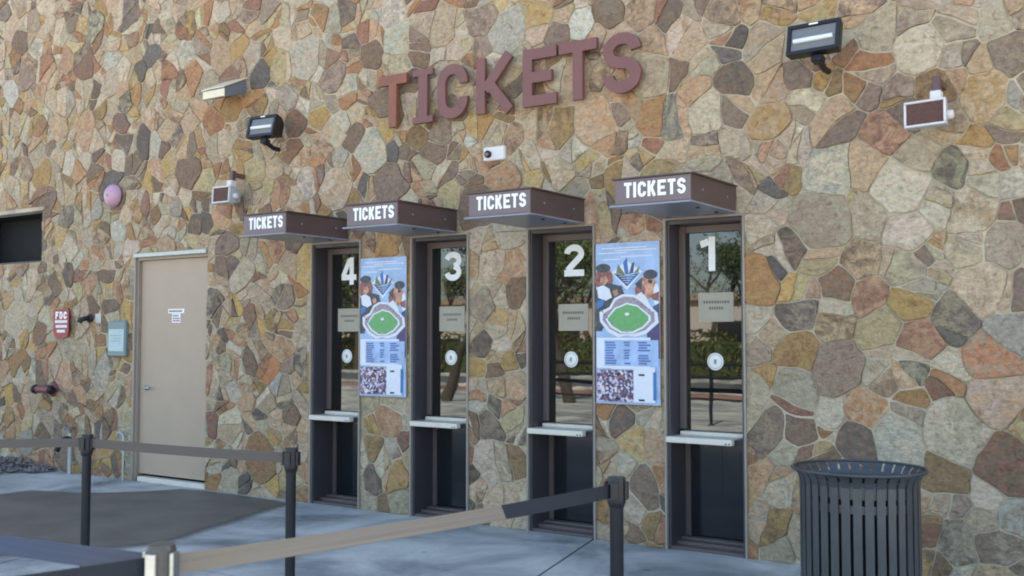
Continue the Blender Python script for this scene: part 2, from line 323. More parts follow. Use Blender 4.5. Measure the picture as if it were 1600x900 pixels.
# ================================================================ the wall: fieldstones bedded in mortar
STONES = [(-2.59,1.95,0.141,'o'), (-2.47,2.02,0.04,'d'), (-2.47,2.61,0.06,'k'), (-2.09,2.63,0.204,'p'), (-2.16,2.33,0.204,'t'), (-1.82,2.63,0.119,'w'), (-1.62,2.51,0.154,'p'), (-1.84,2.35,0.157,'t'), (-1.58,2.27,0.13,'p'), (-1.85,2.04,0.133,'n'), (-1.61,2.01,0.13,'g'), (-1.49,2.1,0.046,'m'), (-1.2,2.37,0.153,'p'), (-1.3,2.63,0.091,'d'), (-1.12,2.55,0.125,'t'), (-0.94,2.53,0.088,'b'), (-0.92,2.31,0.088,'n'), (-1,2.12,0.123,'g'), (-1.22,2.15,0.108,'t'), (-1.15,1.89,0.16,'v'), (-0.94,1.86,0.123,'m'), (-2.05,1.87,0.096,'r'), (-1.83,1.78,0.085,'s'), (-1.51,1.84,0.083,'b'), (-1.56,1.73,0.083,'y'), (-1.32,1.65,0.136,'M'), (-2.31,1.65,0.088,'d'), (-2.07,1.61,0.13,'n'), (-1.75,1.55,0.126,'Y'), (-1.5,1.49,0.128,'s'), (-1.55,1.28,0.087,'d'), (-1.09,1.43,0.119,'O'), (-0.94,1.59,0.087,'b'), (-2.58,1.46,0.09,'M'), (-2.33,1.44,0.118,'y'), (-2.56,1.22,0.1,'y'), (-2.37,1.17,0.133,'b'), (-2.03,1.32,0.172,'M'), (-1.74,1.25,0.093,'t'), (-1.35,1.21,0.122,'n'), (-1.31,1.35,0.108,'p'), (-1.07,1.18,0.159,'v'), (-1.56,1.05,0.106,'o'), (-1.84,1.07,0.132,'w'), (-2.07,1.06,0.096,'p'), (-2.56,0.91,0.159,'M'), (-2.32,0.9,0.107,'m'), (-1.95,0.85,0.114,'n'), (-1.63,0.87,0.175,'p'), (-1.28,0.98,0.179,'t'), (-1.38,0.71,0.153,'l'), (-1.01,0.79,0.166,'n'), (-1.19,0.61,0.106,'p'), (-0.96,0.52,0.113,'b'), (-2.57,0.58,0.109,'w'), (-2.42,0.5,0.137,'p'), (-2.53,0.25,0.158,'l'), (-2.5,0.06,0.108,'g'), (-1.38,0.49,0.126,'t'), (-1.46,0.26,0.081,'n'), (-1.31,0.24,0.116,'d'), (-1.18,0.42,0.097,'t'), (-1.07,0.28,0.123,'g'), (-1.41,0.09,0.081,'l'), (-2.12,3.8,0.118,'s'), (-1.89,3.71,0.106,'m'), (-1.74,3.56,0.142,'t'), (-1.52,3.61,0.121,'g'), (-1.49,3.41,0.149,'p'), (-1.77,3.35,0.133,'t'), (-2.1,3.27,0.088,'y'), (-2.25,3.33,0.069,'m'), (-1.85,3.19,0.105,'m'), (-1.67,3.16,0.103,'m'), (-1.11,3.05,0.134,'y'), (-1.12,3.23,0.099,'w'), (-1.24,3.31,0.082,'b'), (-0.96,3.27,0.124,'M'), (-1.27,3.5,0.109,'t'), (-1.06,3.49,0.107,'t'), (-2.26,3.13,0.099,'M'), (-2.05,2.98,0.145,'w'), (-1.69,2.89,0.094,'s'), (-1.61,2.99,0.084,'m'), (-2.49,3.32,0.101,'w'), (-2.49,3.09,0.1,'y'), (-1.48,2.72,0.092,'t'), (-0.97,2.89,0.08,'m'), (-0.91,3,0.062,'b'), (-3.24,3.95,0.107,'n'), (-3.48,4,0.098,'w'), (-3.01,3.94,0.084,'m'), (-2.84,3.86,0.114,'m'), (-2.62,3.9,0.082,'w'), (-3.12,3.78,0.169,'t'), (-2.77,3.71,0.093,'r'), (-2.81,3.61,0.062,'k'), (-2.53,3.59,0.152,'t'), (-3.77,4.05,0.122,'m'), (-3.37,3.77,0.097,'w'), (-3.42,3.52,0.151,'t'), (-3.21,3.53,0.106,'n'), (-2.99,3.53,0.126,'Y'), (-3.04,3.35,0.115,'s'), (-2.73,3.39,0.113,'n'), (-3.38,3.2,0.118,'o'), (-3.4,3.02,0.075,'o'), (-3.2,3.18,0.127,'k'), (-2.95,3.16,0.14,'t'), (-2.98,2.94,0.115,'t'), (-2.72,3.19,0.082,'m'), (-3.53,3.05,0.071,'b'), (-2.75,2.9,0.092,'t'), (-3.87,3.24,0.156,'v'), (-3.74,3.02,0.121,'s'), (-5.54,4.31,0.125,'r'), (-5.89,4.19,0.128,'B'), (-5.95,4.43,0.154,'p'), (-5.64,4.16,0.088,'n'), (-5.93,3.97,0.128,'g'), (-5.67,4.02,0.088,'n'), (-5.39,4.23,0.149,'w'), (-4.99,4.24,0.103,'m'), (-4.95,4,0.102,'m'), (-4.71,4.08,0.166,'b'), (-4.85,3.88,0.06,'b'), (-4.44,4.06,0.14,'Y'), (-4.22,3.95,0.092,'m'), (-4,3.99,0.102,'B'), (-5.42,3.34,0.123,'m'), (-4.98,3.34,0.108,'Y'), (-5.06,3.87,0.073,'o'), (-4.53,3.4,0.105,'w'), (-4.16,3.2,0.102,'y'), (-4.41,3.25,0.127,'t'), (-4.81,3.24,0.071,'g'), (-8.18,4.85,0.102,'b'), (-7.83,4.81,0.1,'m'), (-7.58,4.73,0.127,'M'), (-8.41,4.88,0.104,'o'), (-7.97,4.51,0.115,'y'), (-8.29,4.45,0.161,'w'), (-7.79,4.35,0.1,'b'), (-7.35,4.12,0.153,'Y'), (-7.64,4.13,0.085,'k'), (-7.14,3.98,0.103,'m'), (-7.26,3.83,0.111,'b'), (-7.05,4.2,0.205,'p'), (-7.09,4.46,0.089,'s'), (-7.35,4.41,0.125,'p'), (-6.87,3.66,0.101,'q'), (-7.17,3.6,0.11,'r'), (-8.06,3.84,0.144,'o'), (-8.37,3.74,0.147,'y'), (-6.74,4.19,0.087,'r'), (-6.67,3.96,0.134,'m'), (-6.23,4.11,0.13,'n'), (-6.47,3.79,0.119,'o'), (-6.26,4.32,0.118,'r'), (-6.43,4.29,0.079,'m'), (-6.63,4.5,0.107,'b'), (-6.51,4.57,0.093,'m'), (-5.94,3.2,0.102,'k'), (-5.96,2.91,0.172,'m'), (-6.19,3.19,0.194,'p'), (-6.42,3.32,0.085,'n'), (-6.56,3.14,0.073,'b'), (-6.45,3.07,0.053,'o'), (-7.38,2.94,0.111,'s'), (-7.03,3,0.109,'p'), (-7.47,3.2,0.112,'w'), (-6.83,3.26,0.121,'w'), (-5.49,3.18,0.099,'m'), (-5.38,2.98,0.111,'p'), (-5.04,3.16,0.06,'B'), (-5.31,2.75,0.098,'Y'), (-6.3,2.91,0.052,'k'), (-12.31,5.58,0.107,'k'), (-11.67,5.38,0.139,'g'), (-11.94,5.19,0.123,'m'), (-11.12,5.13,0.135,'t'), (-10.43,5.06,0.147,'k'), (-10.87,5.24,0.1,'m'), (-10.6,4.71,0.181,'n'), (-10.34,4.91,0.081,'r'), (-11.78,4.77,0.192,'m'), (-10.09,4.67,0.097,'B'), (-10.09,4.38,0.128,'p'), (-9.59,4.44,0.078,'d'), (-9.36,4.56,0.116,'d'), (-9.05,4.39,0.137,'o'), (-8.68,4.24,0.09,'o'), (-8.84,4.49,0.121,'b'), (-9.64,4.21,0.094,'o'), (-9.81,4.15,0.071,'d'), (-9.89,3.92,0.111,'r'), (-9.94,3.73,0.08,'n'), (-9.52,3.65,0.132,'d'), (-9.68,3.47,0.118,'n'), (-8.93,3.95,0.098,'n'), (-12.12,4.54,0.177,'B'), (-11.49,4.42,0.154,'w'), (-11.9,4.36,0.087,'o'), (-10.97,4.28,0.151,'b'), (-11.08,4.03,0.151,'w'), (-10.47,4.36,0.115,'n'), (-8.94,3.64,0.06,'k'), (-9.41,3.87,0.124,'s'), (-10.62,3.49,0.164,'s'), (-10.3,3.53,0.073,'d'), (-11.27,3.76,0.068,'m'), (-11.73,3.59,0.078,'m'), (-10.33,3.74,0.097,'v'), (-10.89,2.9,0.116,'d'), (-10.97,2.66,0.108,'q'), (-10.3,2.99,0.089,'b'), (-9.92,2.7,0.119,'B'), (-9.55,2.83,0.085,'y'), (-9.43,2.62,0.093,'n'), (-9.25,2.88,0.069,'o'), (-8.94,2.89,0.068,'b'), (-8.65,2.71,0.082,'n'), (-8.43,2.69,0.037,'d'), (-8.2,2.78,0.101,'s'), (-7.94,2.6,0.093,'y'), (-8.13,2.42,0.115,'m'), (-8.19,2.19,0.108,'n'), (-10.47,2.67,0.098,'g'), (-10.53,2.36,0.081,'s'), (-10.58,2.26,0.065,'r'), (-11.08,2.18,0.134,'n'), (-10.37,2.09,0.081,'s'), (-11.36,1.59,0.127,'n'), (-10.2,1.51,0.064,'o'), (-9.76,1.2,0.07,'n'), (-10,0.64,0.087,'l'), (-12.04,0.81,0.087,'q'), (-12.03,0.55,0.078,'l'), (-11.6,0.3,0.136,'b'), (-7.41,2.4,0.083,'r'), (-8.23,1.76,0.101,'m'), (-7.45,1.7,0.083,'y'), (-7.32,1.95,0.124,'M'), (-7.62,1.64,0.07,'k'), (-7.5,1.27,0.118,'O'), (-7.35,1.46,0.096,'w'), (-7.79,0.89,0.091,'w'), (-7.58,0.72,0.083,'d'), (-7.21,0.79,0.075,'n'), (-7.24,0.64,0.075,'w'), (-8.23,1.45,0.079,'y'), (-7.3,1.09,0.096,'b'), (-7.95,1.84,0.092,'q'), (-7.99,1.42,0.078,'s'), (-8.17,0.97,0.057,'d'), (-8.13,0.28,0.057,'d'), (-7.82,0.11,0.091,'k'), (-7.87,0.28,0.049,'s'), (-7.46,0.1,0.076,'q'), (-8.11,1.25,0.079,'g'), (-4.83,2.13,0.118,'t'), (-4.62,1.87,0.099,'n'), (-4.81,1.65,0.076,'q'), (-4.65,1.63,0.064,'s'), (-4.96,1.51,0.077,'m'), (-4.78,1.5,0.053,'p'), (-4.69,1.37,0.07,'y'), (-5.01,1.31,0.095,'y'), (-4.6,1.16,0.093,'w'), (-4.79,1.13,0.082,'m'), (-5.01,0.98,0.077,'p'), (-4.88,0.76,0.076,'m'), (-4.84,0.51,0.152,'p'), (-4.6,0.55,0.115,'l'), (-5.98,0.79,0.12,'s'), (-5.8,0.63,0.069,'r'), (-6.18,0.55,0.096,'l'), (-5.93,0.54,0.069,'b'), (-5.9,0.34,0.1,'y'), (-6.16,0.3,0.089,'m'), (-6.2,0.1,0.102,'g'), (-5.86,0.1,0.1,'g'), (-6.03,2.35,0.102,'o'), (-3.66,0.92,0.087,'n'), (-3.42,0.91,0.08,'p'), (-3.58,0.71,0.091,'q'), (-3.4,0.68,0.095,'w'), (-3.83,0.7,0.087,'g'), (-3.48,0.41,0.09,'n'), (-3.56,0.26,0.064,'g'), (-3.43,0.16,0.085,'l'), (-3.8,0.22,0.071,'o'), (-3.59,0.08,0.059,'n'), (-3.57,2.37,0.087,'r'), (-3.39,2.38,0.064,'n')]
PAL = dict(t=(170,160,134), g=(154,148,124), p=(188,180,158), b=(158,158,144), B=(184,186,174), w=(172,150,118), v=(184,167,142),
           o=(156,112,70), O=(186,124,78), r=(138,94,72), n=(112,90,68), m=(118,101,86), M=(146,132,112), d=(78,71,64), k=(86,84,82),
           y=(158,128,72), Y=(170,158,116), q=(180,150,84), l=(122,100,60), s=(174,140,106))
FILL = 'ttttttttttpppppppppvvvvvvvwwwwwwwYYYYYYMMMmmnnnnnnssooryyyyqdlll'
STAIN = dict(t='wgpM', g='tMmp', p='tvwb', b='gpM', B='pb', w='tosn', v='tws', o='ynrl', O='osw', r='nms', n='mwdr', m='Mdnw', M='mtgd', d='kmg', k='dMg',
             y='lonw', Y='yqtp', q='ywY', l='nyo', s='owvr')
WIN_X = [-3.283 - 1.2098 * i for i in range(4)]; WIN_W = 0.597; WIN_H = 2.403
DOOR = (-9.625, -8.41, 0.0, 2.42); SLOT = (-12.9, -11.375, 2.425, 3.03)
HOLES = [(x, x + WIN_W, -0.1, WIN_H) for x in WIN_X] + [DOOR, SLOT]
WX0, WX1, WZ1 = -17.0, 4.0, 7.6

def clip(poly, nx, ny, c):                       # keep nx*x + ny*y <= c
    out = []; n = len(poly)
    for i in range(n):
        a = poly[i]; b = poly[(i + 1) % n]; da = nx*a[0] + ny*a[1] - c; db = nx*b[0] + ny*b[1] - c
        if da <= 0: out.append(a)
        if (da < 0 < db) or (db < 0 < da):
            t = da / (da - db); out.append((a[0] + (b[0]-a[0]) * t, a[1] + (b[1]-a[1]) * t))
    return out
def area(p): return 0.5 * sum(p[i][0]*p[(i+1) % len(p)][1] - p[(i+1) % len(p)][0]*p[i][1] for i in range(len(p)))
def inset(p, d):
    q = list(p); n = len(p)
    for i in range(n):
        a = p[i]; b = p[(i + 1) % n]; ex = b[0]-a[0]; ey = b[1]-a[1]; l = math.hypot(ex, ey)
        if l < 1e-6: continue
        nx, ny = ey / l, -ex / l                 # outward for a counter-clockwise outline
        q = clip(q, nx, ny, nx*a[0] + ny*a[1] - d)
        if len(q) < 3: return []
    return q
rnd = random.Random(41)
seeds = [(x, z, r, c, 1) for x, z, r, c in STONES]
cellsz = 0.3; gridd = {}
def gkey(x, z): return (int(math.floor(x / cellsz)), int(math.floor(z / cellsz)))
for i, s in enumerate(seeds): gridd.setdefault(gkey(s[0], s[1]), []).append(i)
def free(x, z, r, k):
    a, b = gkey(x, z)
    for i in range(a - 2, a + 3):
        for j in range(b - 2, b + 3):
            for q in gridd.get((i, j), ()):
                o = seeds[q]
                if (o[0]-x)**2 + (o[1]-z)**2 < ((o[2] + r) * k) ** 2: return False
    return True
for rad, tries, k in ((0.17, 2600, 1.0), (0.13, 6000, 0.98), (0.10, 12000, 0.95), (0.07, 16000, 0.95), (0.05, 16000, 0.98)):
    for _ in range(tries):
        x = rnd.uniform(WX0, WX1); z = rnd.uniform(-0.2, WZ1 + .1); r = rad * rnd.uniform(0.85, 1.15)
        if free(x, z, r, k):
            gridd.setdefault(gkey(x, z), []).append(len(seeds)); seeds.append((x, z, r, rnd.choice(FILL), 0))
WT = [s[2] ** 2 * (0.95 if s[4] else rnd.uniform(0.1, 1.7)) for s in seeds]
gb = Geo(); c1 = []; c2 = []; c3 = []
def lcol(c, j):
    b = lin(PAL[c]); av = (0.34, 0.312, 0.255); b = tuple((v * 0.80 + a * 0.20) * k for v, a, k in zip(b, av, (1.12, 1.025, 0.95))); f = 1 + rnd.uniform(-j, j); return tuple(max(0.005, v * f * (1 + rnd.uniform(-0.04, 0.04))) for v in b)
def split_holes(p):
    out = [p]
    for (x0, x1, z0, z1) in HOLES:
        nxt = []
        for q in out:
            bx0 = min(a[0] for a in q); bx1 = max(a[0] for a in q); bz0 = min(a[1] for a in q); bz1 = max(a[1] for a in q)
            if bx1 <= x0 or bx0 >= x1 or bz1 <= z0 or bz0 >= z1: nxt.append(q); continue
            cz = sum(a[1] for a in q) / len(q)
            rest = q
            if cz > z1:
                nxt.append(clip(rest, 0, -1, -z1)); rest = clip(rest, 0, 1, z1)
            elif cz < z0:
                nxt.append(clip(rest, 0, 1, z0)); rest = clip(rest, 0, -1, -z0)
            if rest:
                nxt.append(clip(rest, 1, 0, x0)); nxt.append(clip(rest, -1, 0, -x1)); mid = clip(clip(rest, -1, 0, -x0), 1, 0, x1)
                if mid and cz <= z1: nxt.append(clip(mid, 0, -1, -z1))
                if mid and cz >= z0: nxt.append(clip(mid, 0, 1, z0))
        out = [q for q in nxt if len(q) >= 3 and area(q) > 0.0012]
    return out
def shards(poly, r, hand, depth=0):
    """breaks a cell along straight lines the way flagstone is cut"""
    if area(poly) < 0.012 or rnd.random() > (0.42 if hand else (0.72, 0.42, 0.2)[depth]): return [poly]
    cx = sum(p[0] for p in poly) / len(poly); cz = sum(p[1] for p in poly) / len(poly); k = r * (.62 if hand else .38)
    q = rnd.uniform(0, math.pi * 2); off = rnd.uniform(-.2 if hand else -1, 1) * k; nx, nz = math.cos(q), math.sin(q); c = nx * cx + nz * cz + off
    A = clip(poly, nx, nz, c); B = clip(poly, -nx, -nz, -c)
    if len(A) < 3 or len(B) < 3 or area(A) < .002 or area(B) < .002: return [poly]
    if hand or depth >= 2: return [A, B]
    return shards(A, r, 0, depth + 1) + shards(B, r, 0, depth + 1)
cells = []
for i, (x, z, r, code, hand) in enumerate(seeds):
    poly = [(x-.6, z-.6), (x+.6, z-.6), (x+.6, z+.6), (x-.6, z+.6)]
    a, b = gkey(x, z); nb = []
    for ii in range(a - 3, a + 4):
        for jj in range(b - 3, b + 4): nb += gridd.get((ii, jj), [])
    nb.sort(key=lambda q: (seeds[q][0]-x)**2 + (seeds[q][1]-z)**2)
    for q in nb[1:40]:
        o = seeds[q]; dx, dz = o[0]-x, o[1]-z
        c = (o[0]**2 + o[1]**2 - WT[q] - x*x - z*z + WT[i]) / 2
        poly = clip(poly, dx, dz, c)
        if len(poly) < 3: break
    if len(poly) < 3: continue
    for j, c_ in enumerate(shards(poly, r, hand)):
        cells.append((c_, r, code if j == 0 else (rnd.choice(STAIN[code]) if rnd.random() < .35 else rnd.choice(FILL))))
for poly, r, code in cells:
    A = lcol(code, 0.13); B = lcol(rnd.choice(STAIN[code]) if rnd.random() < 0.72 else code, 0.16)
    g3 = (rnd.random(), rnd.random(), rnd.random())
    tx, tz = rnd.uniform(-.07, .07), rnd.uniform(-.07, .07); hgt = rnd.choice((.003, .005, .007, .010, .013, .018))
    pc = inset(poly, rnd.choice((0.001, 0.001, 0.002, 0.003, 0.006)))
    if len(pc) < 3 or area(pc) < 0.0006: continue
    # resample, bend and roughen the outline, then cut it at the openings
    pts = []; n = len(pc)
    for k in range(n):
        p0 = pc[k]; p1 = pc[(k + 1) % n]; l = math.hypot(p1[0]-p0[0], p1[1]-p0[1])
        if l < 0.004: continue
        m = max(1, int(l / 0.03))
        for t in range(m):
            u = (t + 0.08) / m; pts.append((p0[0] + (p1[0]-p0[0]) * u, p0[1] + (p1[1]-p0[1]) * u))
        if m == 1: pts.append((p0[0] + (p1[0]-p0[0]) * .92, p0[1] + (p1[1]-p0[1]) * .92))
    if len(pts) < 4: continue
    ph = [rnd.uniform(0, 6.28) for _ in range(4)]
    cx = sum(p[0] for p in pts) / len(pts); cz = sum(p[1] for p in pts) / len(pts); q2 = []
    for (px, pz) in pts:
        w_ = math.sin(px * 47 + ph[0]) * math.sin(pz * 51 + ph[1]) + 0.7 * math.sin(px * 93 + ph[2]) * math.sin(pz * 89 + ph[3])
        dd = -0.0015 + 0.0022 * w_; l = math.hypot(px-cx, pz-cz) + 1e-6
        v1 = noise.noise_vector(Vector((px * 2.4, pz * 2.4, 3.3))) * 0.085 + noise.noise_vector(Vector((px * 9, pz * 9, 8.1))) * 0.017
        q2.append((px + (px-cx) / l * dd + v1.x, pz + (pz-cz) / l * dd + v1.y))
    q2 = clip(clip(clip(clip(q2, 0, -1, 0.0), 0, 1, WZ1), -1, 0, -WX0), 1, 0, WX1)
    if len(q2) < 3: continue
    for pts in split_holes(q2):
        pc = pts; n = len(pts)
        if n > 3: pts = [((pts[k-1][0] + 14*pts[k][0] + pts[(k+1) % n][0]) / 16, (pts[k-1][1] + 14*pts[k][1] + pts[(k+1) % n][1]) / 16) for k in range(n)]
        if area(pc) < 0.0008: continue
        cx = sum(p[0] for p in pts) / n; cz = sum(p[1] for p in pts) / n
        rr = math.sqrt(max(1e-5, area(pc)) / math.pi); vs = []; tf = min(1, .09 / rr); hb = max(hgt, rr * 1.5 * tf * math.hypot(tx, tz) + .002)
        for sh, yy in ((0.0, -0.012), (0.0, hb * 0.55), (min(0.003, rr * .1), hb * 0.88), (min(0.009, rr * .2), hb)):
            for (px, pz) in pts:
                l = math.hypot(px-cx, pz-cz) + 1e-6; u = px - (px-cx) / l * sh; v = pz - (pz-cz) / l * sh
                tl = ((u-cx) * tx + (v-cz) * tz) * tf if yy > 0 else 0
                vs.append((u, D - yy - tl, v))
        fs = []
        for lp in range(3):
            for k in range(n):
                k2 = (k + 1) % n; fs.append((lp*n+k, lp*n+k2, (lp+1)*n+k2, (lp+1)*n+k))
        fs.append(tuple(3*n + k for k in range(n)))
        gb.mesh(vs, fs, 0); c1 += [A] * len(vs); c2 += [B] * len(vs); c3 += [g3] * len(vs)
nst = len(gb.v)
# mortar bed with the openings left open
xs = sorted({WX0, WX1} | {h[0] for h in HOLES} | {h[1] for h in HOLES}); zs = sorted({-0.1, 0.0, WZ1, WIN_H, 2.42, 2.425, 3.03})
for i in range(len(xs) - 1):
    for j in range(len(zs) - 1):
        mx_, mz_ = (xs[i] + xs[i+1]) / 2, (zs[j] + zs[j+1]) / 2
        if any(h[0] < mx_ < h[1] and h[2] < mz_ < h[3] for h in HOLES): continue
        gb.poly([(xs[i], D, zs[j]), (xs[i+1], D, zs[j]), (xs[i+1], D, zs[j+1]), (xs[i], D, zs[j+1])], 1)
for (x0, x1, z0, z1) in [DOOR, SLOT]:                      # mortared returns of the door and slot openings
    yb = D + 0.38
    gb.poly([(x0, D, z0), (x0, D, z1), (x0, yb, z1), (x0, yb, z0)], 1); gb.poly([(x1, D, z0), (x1, yb, z0), (x1, yb, z1), (x1, D, z1)], 1)
    gb.poly([(x0, D, z1), (x1, D, z1), (x1, yb, z1), (x0, yb, z1)], 1); gb.poly([(x0, D, z0), (x0, yb, z0), (x1, yb, z0), (x1, D, z0)], 1)
building = tag(empty('ticket_building', (-6.0, 7.0, 0)), 'ticket building faced in multicoloured flagstones with four tall ticket windows', 'building')
def bpart(geo, name, mats, parent=building):
    """geometry given in world coordinates, parented to an empty or part without moving"""
    o = geo.build(name, mats); o.parent = parent
    w_ = Vector((0, 0, 0)); p = parent
    while p: w_ += p.location; p = p.parent
    o.location = -w_
    return o
wall = bpart(gb, 'stone_wall', [M['stone'], M['mortar']])
for nm, data, in (('stone_colour', c1), ('stain_colour', c2), ('grain', c3)):
    a = wall.data.color_attributes.new(nm, 'FLOAT_COLOR', 'POINT'); flat = []
    for c in data: flat += [c[0], c[1], c[2], 1.0]
    flat += [0.3, 0.3, 0.3, 1.0] * (len(wall.data.vertices) - len(data)); a.data.foreach_set('color', flat)
g = Geo(); g.box((WX0, D + 0.42, -0.05), (WX1, 15.0, WZ1 - 0.02)); bpart(g, 'unseen_body', M['stucco'])  # unseen body behind the wall, put in to block the sun
g = Geo(); g.box((WX0 - .1, D - 0.12, WZ1), (WX1 + .1, 15.1, WZ1 + 0.35)); bpart(g, 'roof', M['stucco'])  # unseen roof, also put in to block the sun
g = Geo(); g.box((WX0, D + 0.002, -0.05), (WX0 + 0.02, D + 0.42, WZ1 - 0.02)); bpart(g, 'end_wall', M['stucco']); g = Geo(); g.box((WX1 - 0.02, D + 0.002, -0.05), (WX1, D + 0.42, WZ1 - 0.02)); bpart(g, 'end_wall', M['stucco'])

# ---- four ticket windows, numbered 1 (nearest, right) to 4
for i, x0 in enumerate(WIN_X):
    x1 = x0 + WIN_W; zt = WIN_H; num = i + 1
    g = Geo(); yb = D + 0.29                                # steel jambs and head lining the opening
    g.box((x0 + .001, D - 0.004, 0.0), (x0 + .022, yb, zt - .001)); g.box((x1 - .022, D - 0.004, 0.0), (x1 - .001, yb, zt - .001))
    g.box((x0 + .0225, D - 0.002, zt - .03), (x1 - .0225, yb, zt - .0015))
    g.box((x0 + .0225, yb - .0, 0.0), (x1 - .0225, yb + .02, zt - .03))
    wn = bpart(g, 'ticket_window', M['jamb']); wn['label'] = 'ticket window numbered %d in a dark bronze recess' % num
    g = Geo()                                               # corner beads
    g.box((x0 - .016, D - 0.03, 0.0), (x0 + .0005, D + .002, zt + .014)); g.box((x1 - .0005, D - 0.03, 0.0), (x1 + .014, D + .002, zt + .014))
    g.box((x0 + .001, D - 0.03, zt), (x1 - .001, D + .001, zt + .014))
    bpart(g, 'trim', M['trim'], wn)
    yu = D + 0.205; g = Geo(); fw = 0.05; X0, X1 = x0 + .0225, x1 - .0225; ys = yu - .05
    g.box((X0, ys, 0.86), (X0 + fw, yu + .03, zt - .0305), bev=.004); g.box((X1 - fw * .7, ys, 0.86), (X1, yu + .03, zt - .0305), bev=.004)
    g.box((X0 + fw + .0005, ys, zt - .0305 - .055), (X1 - fw * .7 - .0005, yu + .03, zt - .031), bev=.004)
    bpart(g, 'frame', M['jamb2'], wn); g = Geo(); ys = yb - .05
    g.box((X0 + .0, ys + .01, 0.0), (X0 + fw * .8, yb - .001, 0.80)); g.box((X1 - fw * .6, ys + .01, 0.0), (X1, yb - .001, 0.80))
    g.box((X0 + fw * .8 + .0005, ys + .01, 0.745), (X1 - fw * .6 - .0005, yb - .001, 0.80))
    bpart(g, 'lower_frame', M['jamb2'], wn)
    g = Geo(); g.box((X0 + fw - .004, yu - .028, 0.845), (X1 - fw * .7 + .004, yu - .016, zt - .082))
    bpart(g, 'glass_pane', M['glass'], wn)
    g = Geo(); px0, px1 = X0 + fw * .8 - .003, X1 - fw * .6 + .003
    g.box((px0, yb - .026, 0.05), (px1, yb - .012, 0.75))
    if i in (0,): g.box(((px0 + px1) / 2 - .006, yb - .029, 0.38), ((px0 + px1) / 2 + .006, yb - .0262, 0.743)); g.box((px0 + .004, yb - .029, .372), (px1 - .004, yb - .0262, .3795))
    bpart(g, 'lower_panel', M['panel'], wn)
    g = Geo(); g.box((X0, D - .002, 0.004), (X1, yb - .052, 0.022)); g.box((X0, D + .09, 0.0225), (X1, yb - .052, 0.045)); g.box((X0, D + .17, 0.0455), (X1, yb - .052, 0.062))
    bpart(g, 'sill', M['jamb2'], wn)
    g = Geo()                                               # pale counter shelf and the transaction strip behind it
    g.box((x0 + .004, D - .055, 0.775), (x1 - .085, yu - .052, 0.818), bev=.005)
    shelf = bpart(g, 'counter_shelf', M['white_metal'], wn); g = Geo()
    g.box((X0 + fw * .4, yu - .09, 0.8185), (X1 - .002, yu + .03, 0.848), bev=.003)
    bpart(g, 'glazing_sill', M['white_metal'], wn)
    g = Geo(); g.box((x1 - .083, D + .0, 0.772), (x1 - .024, yu - .055, 0.812)); g.box((x1 - .135, D - .0565, 0.783), (x1 - .120, D - .0555, 0.792)); g.box((x1 - .108, D - .0565, 0.783), (x1 - .096, D - .0555, 0.792))
    bpart(g, 'shelf_bracket', M['black'], wn)
    g = Geo(); yg = yu - .0285                              # white numeral, disc and taped notice stand on the glass
    nx = [-3.105, -4.276, -5.500, -6.722][i]; nw = [.165, .185, .185, .185][i]
    strokes(g, str(num), nx, 2.03, nw, 0.255, 0.205, yg - .001, .001)
    bpart(g, 'numeral', M['white'], wn)
    g = Geo(); cx = -3.004 - 1.2225 * i + (.01 if i else 0); cx = [-2.982, -4.214, -5.424, -6.648][i]
    g.lathe((cx, yg, 1.362), [(0.0, .003), (.061, .003), (.064, .0005)], 28, axis='Y')
    d_ = bpart(g, 'speak_hole_disc', M['sticker'], wn)
    g = Geo(); g.lathe((cx, yg - .0035, 1.362), [(.050, .0), (.050, .0008), (.053, .0008), (.053, 0)], 28, axis='Y'); g.box((cx - .012, yg - .0042, 1.345), (cx + .010, yg - .0036, 1.378))
    bpart(g, 'disc_print', M['sticker_ink'], wn)
    # notice
    pw = .275; nx0 = [-3.112, -4.330, -5.553, -6.765][i]; nz0 = [1.655, 1.592, 1.592, 1.592][i]
    g = Geo(); g.box((nx0, yg - .0015, nz0), (nx0 + pw, yg - .0004, nz0 + .215))
    side = ['ticket window 1, nearest the bin', 'ticket window 2', 'ticket window 3', 'ticket window 4, farthest left'][i]
    nt_ = g.build('paper_notice', M['notice']); tag(nt_, 'dull paper notice taped to the glass of %s' % side, 'notice', 'paper notices on the ticket windows')
    g = Geo(); r_ = random.Random(5 + i)
    for row, (a_, b_) in enumerate(((.04, .235), (.085, .195))):
        x = nx0 + a_
        while x < nx0 + b_:
            l = r_.uniform(.010, .017); g.box((x, yg - .0022, nz0 + .135 - row * .045), (x + l, yg - .0016, nz0 + .155 - row * .045)); x += l + .006
    bpart(g, 'notice_print', M['ink'], nt_)

# ---- service door
g = Geo(); yd = D + 0.055
g.box((-9.56, yd, 0.075), (DOOR[1] - .002, yd + .045, 2.365), bev=.003)
door = bpart(g, 'service_door', M['door']); door['label'] = 'plain tan steel service door'
g = Geo()
g.box((DOOR[0] + .002, D - .008, 0.0), (DOOR[0] + .036, D + .10, 2.418), bev=.003); g.box((DOOR[0] + .0365, D + .02, 0.0), (-9.563, yd + .05, 2.418))
g.box((-9.562, D + .01, 2.3665), (DOOR[1] - .003, yd + .05, 2.417))
bpart(g, 'door_frame', M['doorframe'], door)
g = Geo(); g.box((-9.60, D - .035, 2.395), (DOOR[1] + .002, D + .028, 2.440), bev=.004)
bpart(g, 'drip_cap', M['pale_metal'], door)
g = Geo(); g.box((-9.50, D - .01, 0.0), (DOOR[1] - .003, yd + .04, 0.05), bev=.004); bpart(g, 'threshold', M['white_metal'], door)
